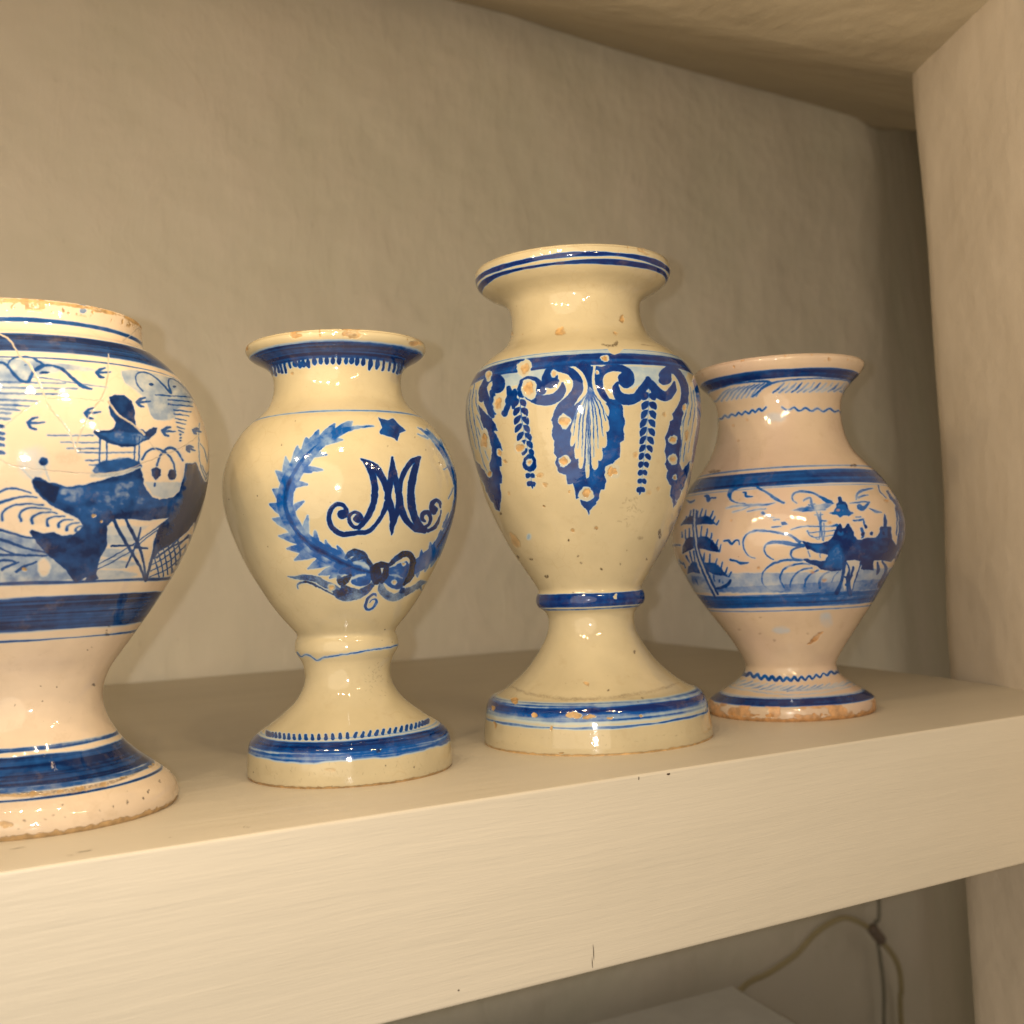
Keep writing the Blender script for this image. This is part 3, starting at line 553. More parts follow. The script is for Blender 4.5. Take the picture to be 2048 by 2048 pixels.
    c.stroke([(900, 270), (1000, 290), (1080, 340)], [30, 50, 30], .36, mode='over', soft=6, tex=.5); c.stroke([(880, 460), (960, 430), (1030, 420)], [26, 26, 14], .22, mode='over', soft=5, tex=.5); c.stroke([(1320, 420), (1400, 430), (1480, 460)], [12, 18, 14], .35, mode='over', soft=5)
    ink([(800, 210), (850, 165), (930, 155), (1000, 185), (1050, 240), (1100, 310), (1130, 380)], [40, 70, 80, 80, 56, 50, 60]); ink([(880, 240), (940, 215), (1010, 220)], [40, 60, 30])
    ink([(1150, 320), (1220, 300), (1310, 300)], [60, 70, 40], .85, .9); ink([(1150, 360), (1160, 440), (1160, 500)], [110, 120, 70], .75, .95); ink([(1290, 330), (1270, 420), (1230, 510)], [50, 70, 40], .75, .85)
    ink([(1320, 300), (1400, 230), (1480, 175), (1560, 170), (1600, 230), (1600, 330), (1570, 440), (1500, 540)], [40, 56, 60, 60, 56, 60, 70, 30], .85, .85)
    ink([(710, 440), (740, 500), (790, 480), (850, 430)], [40, 90, 80, 30], .8, .6)
    ink([(95, 440), (200, 455), (300, 450), (420, 470), (540, 530), (640, 580), (700, 620)], [8, 40, 60, 70, 76, 84, 80], .42, .45)
    ink([(215, 590), (215, 540), (260, 510), (340, 510), (480, 570), (640, 660)], [10, 22, 24, 26, 20, 14], .6, .5)
    ink([(680, 640), (760, 680), (880, 680), (1000, 630), (1080, 570), (1130, 520)], [80, 96, 90, 90, 60, 40], .55, .5); ink([(760, 560), (840, 600), (940, 620)], [50, 60, 50], .7, .5)
    c.poly([(680, 640), (740, 570), (820, 600), (800, 660), (700, 700)], .85, tex=.3, soft=3); c.poly([(1430, 640), (1460, 570), (1510, 580), (1500, 640)], .85, soft=3)
    ink([(1220, 500), (1230, 600), (1300, 670), (1390, 690), (1480, 650), (1560, 610), (1650, 560), (1700, 520), (1760, 510)], [36, 80, 90, 80, 76, 66, 60, 60, 20], .45, .45); ink([(1690, 560), (1710, 610)], [40, 8], .5, .4)
    for x, y, r_ in ((620, 575, 46), (1385, 510, 34), (1495, 290, 28)):
        c.ell(x, y, r_, r_ * .9, 0, mode='over', soft=5, tex=0); L = c.ly['d']; px_, py_ = c.P([(x, y)])[0]; rr_ = c.W(r_); yy, xx = np.mgrid[0:c.h, 0:c.w]; L *= np.clip(np.hypot(xx - px_, yy - py_) / rr_ - .3, 0, 1) ** .5
        c.ell(x, y, r_ * .5, r_ * .4, .6, 'c', wob=2, soft=3)
    c.stroke([(1165, 680), (1150, 655), (1110, 660), (1060, 710), (1035, 780), (1040, 830), (1080, 845), (1130, 810), (1165, 750), (1150, 715), (1110, 725), (1080, 760)], [10, 26, 24, 30, 34, 34, 26, 28, 30, 20, 14, 8], .6, tex=.5); c.stroke([(1110, 660), (1060, 710), (1035, 780), (1040, 830)], 24, .35, 'd', tex=.8)
    c.frame(*A)
    # fringe of dabs under the blue of the lip
    xs = [362, 385, 405, 425, 450, 480, 515, 545, 570, 600, 640, 680, 720, 760, 800, 845, 880, 915, 955, 1000, 1045, 1085, 1125, 1155, 1180, 1200]
    for i, x in enumerate(xs):
        t = (x - 780) / 420; y0 = 247 + 50 * t * t * (1 if t < 0 else .75); L_ = (34 if 450 < x < 1000 else 55); L_ *= random.uniform(.8, 1.15)
        if 520 < x < 620: y0 += 12
        c.stroke([(x + 6 * t, y0 - 10), (x, y0 + L_ * .5), (x - 8 * t, y0 + L_)], [16, 27 if abs(t) < .7 else 14, 14], .84, tex=.3)
    for x, y, rx, ry in ((520, 102, 40, 17), (845, 90, 28, 17), (900, 98, 40, 22), (1290, 150, 40, 16), (205, 170, 10, 30)): c.ell(x, y, rx, ry, .7, 'c', wob=2.6, tex=.7, soft=2); c.ell(x + 4, y - 2, rx * .4, ry * .4, .55, 'd', wob=2)
    c.ell(497, 345, 9, 8, .6, 'c', soft=3)
    for x, y in ((90, 1155), (335, 1462), (430, 803), (1355, 835), (1285, 750), (1115, 812), (745, 1175), (975, 945), (1430, 1180), (1445, 920)): c.ell(x, y, 4, 5, .6, 'd', wob=2)
    c.frame(*Bf)
    n = 33
    for i in range(n):
        t = i / (n - 1) * 2 - 1; x = 985 + 600 * math.sin(t * 1.42) / math.sin(1.42); yb = 1392 - 95 * (1 - math.sqrt(max(0, 1 - (.93 * (x - 985) / 600) ** 2))) * 1.05 - (x - 985) * .075
        r_ = .45 + .55 * math.cos(t * 1.4); c.stroke([(x + 14 * (1 - t if t > 0 else -.2), yb - 27), (x, yb)], [15 * r_ + 4, 20 * r_ + 5], .80, tex=.3)
    c.stroke([(610, 760), (640, 792), (690, 778), (755, 818), (820, 797), (1000, 770), (1150, 745), (1280, 725), (1362, 704)], [9, 12, 11, 13, 12, 12, 11, 11, 9], .55, tex=.4)
    for _ in range(46):
        x, y = random.gauss(1200, 70), random.gauss(960, 70); a = random.uniform(-1, 1.2); c.stroke([(x, y), (x + 14 * math.cos(a), y + 14 * math.sin(a))], [3, 2], random.uniform(.2, .5), 'd')
    for _ in range(60):
        x, y = random.uniform(300, 1740), random.uniform(1570, 1720) - 0.0; y -= max(0, x - 1100) * .12; a = random.uniform(.8, 2.2); L_ = random.uniform(4, 26); c.stroke([(x, y), (x + L_ * math.cos(a), y + L_ * math.sin(a))], [3, 3], random.uniform(.12, .4), 'd', wob=2)
    for x, y, rx, ry in ((1215, 1495, 13, 11), (1268, 1602, 7, 9), (1478, 1615, 5, 10), (1265, 590, 6, 5), (288, 1655, 5, 7), (1315, 690, 5, 6), (1240, 672, 5, 4)): c.ell(x, y, rx, ry, .85, 'd', wob=2)
    c.ell(860, 1632, 40, 12, .35, 'c', wob=3, soft=5, tex=.9)
    b = [bnd(1, A, 760, 133, 246, .80, 5, 1.0, .5), bnd(1, A, 860, 577, 586, .44, 2, .8), bnd(1, Bf, 985, 1418, 1508, .86, 5, .8, .3), bnd(1, Bf, 985, 1500, 1568, .56, 3, 2.4, .4), bnd(1, Bf, 985, 1392, 1402, .35, 2, .6)]
    return c, b

# ---- vase 3: acanthus drops, scrolls and garlands
def paint3():
    A = (910, 470, 3.22); Bf = (910, 1000, 3.578)
    c = Canvas(880, 460, 1440, 1550, 31); c.frame(*A)
    DK = dict(v=.88, tex=.14); LT = dict(v=.30, tex=.3)
    for ps in ([(110, 940), (200, 860), (330, 850), (560, 840), (640, 850), (590, 900), (560, 970), (600, 1000), (540, 960), (480, 930), (420, 960), (330, 980), (300, 920), (200, 940)], [(1080, 845), (1340, 850), (1500, 880), (1480, 930), (1380, 870), (1330, 880), (1330, 950), (1280, 970), (1240, 905), (1200, 960), (1140, 990), (1120, 960), (1150, 900)]): c.poly(ps, soft=2, **LT)
    # scrolls right
    c.stroke([(1010, 1120), (960, 1060), (930, 990), (925, 920), (960, 870), (1020, 855), (1080, 862), (1125, 895), (1130, 940), (1100, 960), (1070, 950)], [60, 56, 50, 48, 44, 40, 38, 40, 44, 46, 30], **DK)
    c.ell(1095, 925, 46, 46, .88, tex=.1)
    c.stroke([(1045, 950), (1035, 990), (1060, 1040), (1110, 1062), (1170, 1045), (1210, 990), (1240, 930)], [14, 40, 56, 60, 56, 44, 26], **DK)
    c.stroke([(1240, 925), (1270, 970), (1310, 1020), (1360, 1038), (1400, 1000), (1412, 950)], [26, 44, 56, 56, 44, 16], **DK); c.ell(1355, 925, 42, 46, .88)
    c.stroke([(1335, 900), (1370, 868), (1420, 878), (1460, 930), (1480, 1000), (1470, 1080), (1435, 1150)], [40, 40, 40, 42, 44, 44, 40], **DK)
    # scrolls left
    c.stroke([(650, 1160), (690, 1110), (750, 1060), (790, 1000), (790, 940), (750, 885), (690, 862), (630, 862), (590, 900), (590, 950), (630, 965), (660, 940)], [30, 60, 62, 60, 52, 46, 42, 42, 44, 46, 34, 20], **DK)
    c.ell(625, 920, 42, 44, .88)
    c.stroke([(692, 955), (690, 1000), (650, 1045), (590, 1065), (530, 1060), (480, 1040)], [14, 44, 56, 58, 52, 46], **DK); c.stroke([(560, 1000), (530, 950), (480, 930), (440, 950), (415, 990)], [50, 44, 40, 40, 26], **DK); c.ell(500, 1000, 70, 60, .7, soft=4)
    c.stroke([(170, 1060), (175, 1000), (205, 940), (250, 915), (290, 930), (300, 970), (275, 1000), (245, 985)], [30, 36, 38, 38, 40, 38, 34, 20], **DK); c.ell(270, 965, 34, 38, .88)
    c.stroke([(200, 990), (205, 1060), (225, 1130), (245, 1170)], [12, 34, 34, 20], **DK); c.stroke([(345, 985), (355, 1040), (330, 1100), (320, 1150)], [26, 40, 44, 36], **DK); c.stroke([(240, 1010), (250, 1090), (260, 1150)], [30, 36, 16], v=.8, tex=.2)
    c.stroke([(385, 1000), (380, 1060), (375, 1110)], [20, 36, 20], **DK)
    # central acanthus
    leaf = [(755, 838), (958, 850), (905, 890), (900, 960), (925, 1020), (965, 1050), (1040, 1060), (1080, 1100), (1082, 1150), (1095, 1200), (1085, 1240), (1090, 1320), (1062, 1340), (1062, 1430), (1020, 1470), (985, 1500), (960, 1545), (975, 1590), (960, 1640), (935, 1640), (930, 1700), (890, 1750), (868, 1775), (860, 1805), (852, 1775), (815, 1740), (805, 1690), (780, 1700), (765, 1600), (722, 1605), (715, 1540), (670, 1530), (645, 1465), (655, 1430), (635, 1400), (640, 1330), (622, 1290), (632, 1230), (620, 1190), (650, 1140), (700, 1120), (760, 1100), (800, 1050), (845, 980), (840, 920), (800, 870)]
    c.poly(leaf, .84, tex=.24, wob=1.6); c.poly([(1000, 1090), (1070, 1120), (1075, 1300), (1020, 1440), (930, 1560), (880, 1640), (850, 1560), (940, 1440), (985, 1280)], .68, mode='over', tex=.3, soft=8)
    c.stroke([(830, 850), (860, 900), (870, 980)], [70, 70, 30], .86, tex=.2)
    pale = [((985, 1165), 30), ((978, 1268), 44), ((960, 1365), 50), ((930, 1445), 50), ((902, 1502), 44), ((852, 1560), 26), ((808, 1500), 36), ((782, 1440), 38), ((752, 1362), 34), ((752, 1278), 22), ((775, 1200), 16)]
    for (x, y), w in pale: c.stroke([(868, 985), ((868 + x) / 2 + (x - 868) * .10, 985 + (y - 985) * .42), (x - (x - 868) * .06, y - 40), (x, y)], [6, w * .62, w * .86, 4], 0., mode='over', tex=0, wob=1.)
    for x, y in ((985, 1165), (978, 1268), (960, 1365), (930, 1445), (902, 1502), (852, 1545), (808, 1500), (782, 1440), (752, 1362), (752, 1278)):
        c.stroke([(866, 990), ((866 + x) / 2 + (x - 866) * .16, 985 + (y - 985) * .36), (x + (-8 if x > 868 else 10), y - 70)], [9, 10, 5], .56, tex=.4)
    c.stroke([(862, 950), (862, 1150), (856, 1350), (850, 1520)], [22, 16, 9, 3], .45, tex=.4, soft=2)
    c.stroke([(775, 850), (815, 890), (838, 950), (835, 1010), (800, 1060), (770, 1095)], [6, 12, 22, 22, 16, 5], 0., mode='over', tex=0); c.stroke([(900, 850), (890, 920), (905, 1000), (940, 1060), (975, 1080)], [12, 14, 20, 18, 6], .05, mode='over', tex=0)
    c.ell(850, 1562, 5, 8, 0, mode='over', tex=0)
    # garlands of little leaves
    def garland(st, n, w0, w1, k0=0):
        P = np.array(st, float); s_ = np.r_[0, np.cumsum(np.hypot(*np.diff(P, axis=0).T))]; f = lambda t: np.array([np.interp(t * s_[-1], s_, P[:, 0]), np.interp(t * s_[-1], s_, P[:, 1])])
        c.stroke(st, [6, 5, 4, 4], .55)
        for i in range(n):
            t = (i + .2) / n; p = f(t); w = w0 + (w1 - w0) * t; sc_ = .8 + .5 * math.sin(min(1, t * 1.3) * 3.0)
            for sd in (-1, 1):
                tip = p + np.array([sd * 40 * sc_, 52 * sc_]) * (1 - .45 * t); mid = p + np.array([sd * 26 * sc_, 27 * sc_]) * (1 - .42 * t); c.stroke([tuple(p + np.array([sd * 8, 4 + 8 * (sd > 0)])), tuple(mid), tuple(tip)], [8, w * 1.05, 9], .9, tex=.12, wob=1.)
        c.stroke([tuple(f(.95)), tuple(f(1.))], [22, 6], .9)
    garland([(1247, 945), (1250, 1060), (1240, 1200), (1232, 1330), (1215, 1450), (1205, 1560), (1190, 1670)], 13, 36, 24); garland([(400, 990), (420, 1080), (432, 1200), (455, 1310), (475, 1400), (480, 1500), (497, 1630)], 12, 34, 24)
    c.ell(480, 1470, 48, 50, .88)
    # side drops
    lf = [(150, 1090), (180, 1130), (235, 1180), (270, 1240), (278, 1265), (250, 1262), (285, 1320), (305, 1390), (280, 1385), (300, 1450), (300, 1490), (285, 1490), (305, 1560), (300, 1600), (285, 1600), (298, 1670), (292, 1780), (262, 1765), (240, 1715), (205, 1660), (180, 1590), (150, 1520), (125, 1440), (160, 1480), (210, 1560), (235, 1560), (225, 1480), (240, 1400), (222, 1310), (190, 1250), (165, 1190)]
    c.poly(lf, .88, tex=.2, wob=1.6); c.poly([(70, 1100), (82, 1180), (100, 1320), (140, 1480), (200, 1640), (160, 1560), (110, 1420), (85, 1300), (66, 1180)], .55, soft=3)
    for ps in ([(125, 960), (110, 1080), (125, 1200), (150, 1330), (175, 1440), (215, 1545)], [(100, 1000), (90, 1120), (110, 1260), (140, 1380)], [(135, 1000), (140, 1100), (170, 1180), (185, 1240)], [(140, 1160), (180, 1260), (225, 1370)], [(145, 1240), (180, 1350), (215, 1450)], [(85, 1020), (74, 1120), (84, 1230)]): c.stroke(ps, [6, 7, 6, 5], .52)
    rf = [(1440, 1100), (1400, 1150), (1405, 1190), (1385, 1200), (1375, 1260), (1352, 1300), (1360, 1350), (1350, 1390), (1362, 1430), (1355, 1480), (1368, 1520), (1362, 1560), (1378, 1600), (1392, 1610), (1385, 1680), (1402, 1700), (1408, 1760), (1430, 1720), (1450, 1670), (1480, 1600), (1500, 1530), (1515, 1450), (1490, 1480), (1460, 1520), (1445, 1440), (1455, 1350), (1450, 1250), (1470, 1150), (1482, 1050)]
    c.poly(rf, .88, tex=.2, wob=1.6)
    for ps in ([(1495, 960), (1500, 1080), (1475, 1200), (1460, 1330), (1450, 1460)], [(1515, 980), (1525, 1100), (1500, 1230), (1480, 1360), (1470, 1460)], [(1535, 1000), (1545, 1120), (1525, 1260), (1500, 1400)], [(1505, 1080), (1485, 1150), (1460, 1230)]): c.stroke(ps, [6, 7, 6, 5], .5)
    c.stroke([(1545, 940), (1568, 1060), (1572, 1180), (1555, 1320), (1530, 1460)], [26, 22, 20, 20, 14], .72, soft=3)
    for a in ((448, 855, 50, 54), (218, 905, 20, 36), (638, 893, 24), (478, 985, 50, 68), (280, 1085, 34, 62), (705, 1200, 46, 48), (190, 1330, 34, 74), (283, 1400, 18, 30), (415, 1370, 40, 42), (478, 1465, 24), (700, 1455, 38), (222, 1540, 18, 30), (845, 1665, 48), (1015, 1520, 52, 46), (965, 793, 32, 26), (1405, 1320, 30), (1405, 1440, 30, 34), (1416, 1560, 17, 20), (1490, 1285, 22, 60), (1480, 1110, 16, 28), (915, 885, 14)): c.burst(*a)
    for x, y, rx, ry, v in ((678, 618, 32, 25, .9), (1078, 540, 15, 22, .9), (1033, 633, 16, 9, .6), (1350, 1160, 10, 16, .5), (548, 1550, 22, 14, .7), (575, 1610, 18, 15, .7), (325, 1458, 12, 15, .7), (348, 1665, 10, 12, .7), (735, 1660, 6, 8, .8), (1160, 1415, 18, 20, .7), (1310, 1635, 14, 14, .5), (1250, 1660, 20, 12, .4), (432, 636, 6, 6, .6), (365, 632, 7, 10, .6), (575, 1745, 6, 5, .7), (757, 1900, 12, 12, .7), (908, 1888, 10, 9, .7)): c.ell(x, y, rx, ry, v * .85, 'c', wob=2.6, tex=.6, soft=2); c.ell(x, y, rx * .5, ry * .5, v * .7, 'd', wob=2, soft=2)
    c.stroke([(945, 705), (1000, 712), (1030, 700), (1045, 688)], [8, 14, 22, 10], .6, 'd', tex=.6, wob=2.4); c.stroke([(1200, 703), (1280, 716)], 6, .35, 'd'); c.stroke([(990, 735), (1030, 752), (1080, 735)], [8, 30, 8], .0, mode='over', tex=0)
    c.stroke([(1180, 95), (1250, 125)], [14, 8], .5, 'c', tex=.9, wob=2.5)
    for _ in range(30):
        x, y = random.gauss(1140, 35), random.gauss(1770, 70); a = random.uniform(0, 6); c.stroke([(x, y), (x + 20 * math.cos(a), y + 16 * math.sin(a))], [7, 5], random.uniform(.1, .28), 'd', tex=.8, soft=2, wob=2)
    c.frame(*Bf)
    for x, y, rx, ry in ((840, 215, 12, 12), (1008, 205, 12, 10), (810, 290, 8, 10), (880, 400, 9, 8), (903, 452, 9, 8), (1050, 497, 9, 9), (543, 425, 14, 9), (655, 548, 14, 9), (1465, 240, 13, 36), (1180, 457, 6, 8), (1230, 362, 5, 5), (1283, 1087, 11, 14), (1093, 1362, 8, 8), (1340, 1418, 9, 8), (845, 660, 6, 5), (1370, 425, 5, 8), (640, 42, 7, 6), (325, 100, 9, 9), (447, 415, 8, 16)): c.ell(x, y, rx, ry, .85, 'd', wob=2, tex=.4, soft=1.4)
    c.ell(430, 290, 22, 58, .55, 'c', rot=-.55, wob=2.6, soft=4); c.ell(1325, 272, 20, 12, .45, 'd', soft=5); c.ell(530, 262, 16, 24, .35, soft=4); c.ell(940, 1315, 20, 14, .6, 'c', wob=3); c.ell(1150, 692, 15, 18, 0, mode='over', tex=0, wob=3)
    for x, y, rx, ry in ((850, 1540, 58, 24), (965, 1552, 44, 14), (1105, 1560, 24, 7), (565, 1535, 20, 16), (430, 1435, 24, 28), (270, 1485, 14, 18), (690, 1632, 15, 18), (285, 1612, 8, 22), (1545, 1778, 24, 12), (760, 1812, 18, 8), (1330, 1545, 16, 6)): c.ell(x, y, rx, ry, 0, mode='over', tex=0, wob=2.4); c.ell(x, y, rx, ry, .85, 'c', wob=2.6, tex=.5)
    c.stroke([(400, 1330), (520, 1385), (700, 1415), (900, 1425), (1150, 1410), (1400, 1370), (1600, 1310)], [8, 16, 20, 18, 20, 20, 8], .32, 'd', tex=1., soft=5, wob=2.5)
    for _ in range(30): x = random.uniform(230, 1840); y = random.uniform(1650, 1780) - max(0, abs(x - 1000) - 300) * .09; a = random.uniform(0, 3.1); c.stroke([(x, y), (x + 16 * math.cos(a), y + 10 * math.sin(a))], [4, 3], random.uniform(.1, .35), 'd', wob=2)
    b = [bnd(2, A, 850, 108, 140, 1., 1.6, 1.), bnd(2, A, 850, 156, 184, 1., 1.6, 1.2), bnd(2, A, 850, 764, 836, .82, 2.5, 1., .35), bnd(2, A, 850, 744, 768, .28, 2, .8), bnd(2, A, 850, 736, 745, .42, 1.4, .6),
         bnd(2, Bf, 960, 668, 764, .86, 1.6, .5, .15), bnd(2, Bf, 960, 774, 786, .5, 1.4, .5), bnd(2, Bf, 960, 1450, 1600, .46, 5, 1., .5), bnd(2, Bf, 960, 1484, 1545, .92, 4, 1., .25), bnd(2, Bf, 960, 1620, 1640, .5, 1.6, 1.)]
    return c, b

# ---- vase 4: palms, shore, shells and towered rock
def paint4():
    A = (1320, 690, 3.45); Bf = (1320, 1050, 3.715); Lf = (1340, 960, 7.431); Rf = (1560, 960, 7.431)
    c = Canvas(1300, 670, 1850, 1480, 41); c.wk = 1.25; c.frame(*A)
    for i in range(9):
        x = 390 + i * 34; y = 372 - i * 5; c.stroke([(x, y + 20), (x + 45, y - 40), (x + 95, y - 75)], [9, 11, 6], .46, tex=.4)
    c.stroke([(345, 320), (430, 290), (560, 262), (700, 250), (760, 262), (720, 290), (640, 355)], [10, 9, 9, 12, 16, 12, 9], .58); c.stroke([(760, 265), (860, 245), (1000, 232), (1150, 232), (1300, 245)], [12, 10, 9, 8, 8], .55)
    for i in range(12):
        x = 780 + i * 42; c.stroke([(x, 330 - i * 1.), (x + 45, 295), (x + 75, 262)], [9, 12, 8], .38 + .1 * (i % 3 == 0), tex=.5)
    def wave(x0, x1, y0, y1, n, amp, w, v): c.stroke([(x0 + (x1 - x0) * i / (2 * n), y0 + (y1 - y0) * i / (2 * n) + (amp if i % 2 else -amp)) for i in range(2 * n + 1)], w, v, tex=.5)
    wave(400, 730, 505, 440, 7, 9, 11, .60); wave(840, 1250, 440, 452, 5, 11, 11, .56); c.ell(800, 500, 70, 30, .16, soft=8)
    for x, y in ((600, 515), (505, 555), (540, 660), (490, 1210), (680, 1540), (1170, 98)): c.ell(x, y, 9, 9, .45, 'c', soft=4)
    c.ell(380, 872, 45, 12, .9, 'd', wob=2.4, tex=.5); c.ell(1335, 832, 26, 9, .85, 'd', wob=2.4)
    for ps in ([(240, 1010), (520, 985)],): pass
    # water
    c.frame(*Lf)
    c.poly([(330, 1380), (930, 1385), (2300, 1370), (3300, 1300), (3330, 1480), (3200, 1640), (2600, 1690), (330, 1680), (200, 1450)], .36, tex=.35, soft=2); c.poly([(600, 1590), (1400, 1560), (2400, 1500), (3200, 1460), (3150, 1620), (2600, 1680), (600, 1680)], .46, tex=.3, soft=5)
    # palm
    for (pts, v) in (([(150, 680), (200, 600), (290, 540), (340, 530), (330, 660), (230, 660)], .85), ([(400, 560), (500, 530), (580, 540), (640, 590), (690, 660), (620, 660), (520, 655), (400, 665)], .74), ([(185, 1100), (190, 980), (230, 880), (290, 840), (350, 850), (355, 1020), (270, 1050)], .97), ([(410, 860), (480, 830), (560, 840), (640, 900), (700, 980), (740, 1060), (640, 1070), (540, 1040), (410, 1010)], .86), ([(260, 1400), (270, 1280), (330, 1220), (400, 1220), (450, 1390), (340, 1370)], .8), ([(480, 1230), (600, 1220), (720, 1260), (800, 1350), (880, 1440), (760, 1420), (640, 1400), (520, 1350)], .74)):
        c.poly(pts, v, tex=.35, smooth=False)
    c.poly([(600, 900), (660, 930), (740, 1060), (640, 1070), (580, 1000)], 1., tex=.1, soft=3)
    rays = [[(230, 620, 250, 540)], [(290, 550, 310, 450), (345, 540, 360, 440), (400, 560, 415, 460), (450, 540, 475, 430), (520, 540, 535, 450), (600, 560, 645, 460), (640, 600, 670, 540), (690, 660, 725, 600)], [(180, 850, 175, 770), (230, 870, 228, 740), (290, 840, 285, 720), (455, 830, 470, 690), (540, 840, 560, 730), (610, 860, 620, 790), (690, 960, 712, 890), (740, 1060, 762, 960)], [(200, 1230, 230, 1310), (240, 1130, 290, 1230), (295, 1070, 330, 1220), (350, 1060, 370, 1210), (500, 1210, 510, 1080), (590, 1220, 595, 1100), (680, 1250, 695, 1170), (760, 1310, 780, 1220), (830, 1370, 850, 1300), (880, 1430, 910, 1370)], [(30, 960, 150, 970), (100, 1170, 200, 1260), (130, 1200, 215, 1250), (380, 1480, 420, 1560), (640, 1420, 660, 1500)]]
    for g_ in rays:
        for x0, y0, x1, y1 in g_: c.stroke([(x0, y0), (x1, y1)], [22, 15], .62, tex=.3)
    for ps in ([(350, 440), (345, 650), (360, 870), (400, 1100), (480, 1350), (590, 1570), (680, 1760)], [(390, 450), (385, 650), (400, 870), (440, 1080), (520, 1300), (620, 1520), (710, 1700)]): c.stroke(ps, [16, 20, 22, 22, 24, 30, 20], .78)
    c.stroke([(370, 450), (365, 650), (380, 870), (420, 1090), (500, 1320), (600, 1540), (680, 1700)], [12, 16, 16, 16, 16, 14, 8], .14, mode='over', tex=.2)
    c.stroke([(680, 1610), (760, 1600), (850, 1560), (900, 1490)], [20, 34, 36, 26], .82); c.poly([(280, 1400), (500, 1420), (640, 1640), (500, 1640), (330, 1560)], .5, tex=.6, soft=8); c.ell(735, 1500, 16, 30, .7); c.ell(790, 1530, 12, 20, .5)
    # birds
    for ps, w in (([(520, 240), (560, 245), (570, 300), (600, 270), (680, 262)], [20, 44, 40, 16, 18]), ([(255, 300), (300, 330), (370, 300)], [14, 26, 10]), ([(800, 910), (870, 905), (920, 950), (970, 900), (1020, 900), (1030, 960)], [18, 28, 26, 20, 18, 12]), ([(895, 1185), (980, 1205), (1050, 1235), (1170, 1230)], [22, 28, 32, 14]), ([(1090, 180), (1130, 190), (1130, 240), (1230, 245)], [20, 26, 30, 14]), ([(1510, 700), (1600, 690), (1650, 690)], [16, 18, 12])): c.stroke(ps, w, .68, tex=.3)
    c.poly([(1650, 620), (1700, 610), (1760, 660), (1660, 680)], .72); c.stroke([(1540, 590), (1620, 585)], 18, .5)
    # clouds
    c.stroke([(1340, 120), (1250, 95), (1100, 95), (960, 120), (890, 180), (890, 260), (960, 330), (1120, 350)], [20, 22, 30, 44, 50, 34, 20, 16], .5, tex=.4); c.stroke([(1300, 110), (1450, 190), (1570, 280), (1690, 340)], [30, 30, 40, 24], .56)
    for ps, w in (([(840, 420), (960, 390), (1150, 375), (1400, 370), (1560, 340)], [20, 22, 30, 30, 12]), ([(930, 475), (1050, 445), (1180, 400)], [18, 18, 10]), ([(1150, 470), (1300, 440), (1430, 425)], [16, 18, 14]), ([(1380, 490), (1450, 540), (1560, 560)], [40, 20, 10])): c.stroke(ps, w, .42, tex=.5)
    # shell curls
    for ps, w in (([(1265, 1165), (1160, 1120), (1095, 1010), (1090, 900), (1150, 800), (1280, 755), (1450, 760), (1650, 790), (1800, 830), (1930, 920)], [12, 16, 20, 22, 24, 26, 26, 28, 30, 36]), ([(1535, 1185), (1440, 1120), (1400, 1040), (1430, 960), (1530, 925), (1700, 930), (1850, 960), (1980, 980)], [14, 18, 24, 28, 34, 44, 44, 40]), ([(1930, 1180), (1830, 1160), (1795, 1100), (1830, 1030), (1930, 1000)], [14, 22, 24, 22, 18]),
                  ([(1680, 1660), (1500, 1640), (1390, 1560), (1365, 1470), (1400, 1350), (1520, 1250), (1700, 1195), (1960, 1190)], [14, 16, 18, 20, 22, 26, 28, 30]), ([(1700, 1600), (1640, 1500), (1640, 1420), (1700, 1320), (1830, 1260), (1980, 1240), (2080, 1260)], [20, 24, 22, 22, 24, 22, 16]), ([(1790, 1590), (1810, 1480), (1880, 1390), (1980, 1330), (2110, 1310)], [20, 22, 22, 24, 24]), ([(2000, 1580), (2020, 1480), (2100, 1390), (2200, 1340)], [26, 24, 22, 20]), ([(2230, 1600), (2220, 1500), (2280, 1410), (2360, 1370)], [34, 30, 24, 18]), ([(2400, 1520), (2440, 1430), (2500, 1370)], [14, 12, 10])): c.stroke(ps, w, .55, tex=.4)
    c.frame(*Rf)
    c.stroke([(250, 350), (190, 290), (190, 220), (260, 175), (380, 170), (500, 195), (600, 250), (700, 310), (800, 350)], [14, 18, 22, 26, 26, 26, 30, 44, 10], .54, tex=.4); c.poly([(160, 450), (330, 400), (560, 370), (700, 320), (770, 300), (800, 350), (740, 400), (680, 435), (500, 445), (300, 470)], .42, tex=.5, soft=3)
    for ps, w in (([(350, 310), (400, 275), (455, 270), (470, 340), (500, 420)], [20, 24, 26, 30, 26]), ([(420, 370), (520, 360)], 18), ([(330, 470), (500, 450), (680, 440)], 16), ([(540, 470), (580, 560), (610, 700), (630, 890)], [16, 28, 30, 18]), ([(600, 480), (610, 600), (600, 740), (580, 880)], [16, 20, 18, 12]), ([(650, 640), (660, 780), (640, 900)], 16), ([(520, 520), (640, 515)], 14), ([(590, 600), (690, 610)], [24, 20]), ([(160, 740), (300, 700), (450, 685), (700, 690), (850, 670)], [12, 18, 18, 16, 30]), ([(410, 760), (440, 780), (600, 770), (820, 745)], [30, 16, 16, 16]), ([(410, 770), (450, 830), (520, 850), (700, 830), (800, 820)], [16, 18, 14, 12, 12]), ([(480, 830), (560, 880)], 14)): c.stroke(ps, w, .5, tex=.4)
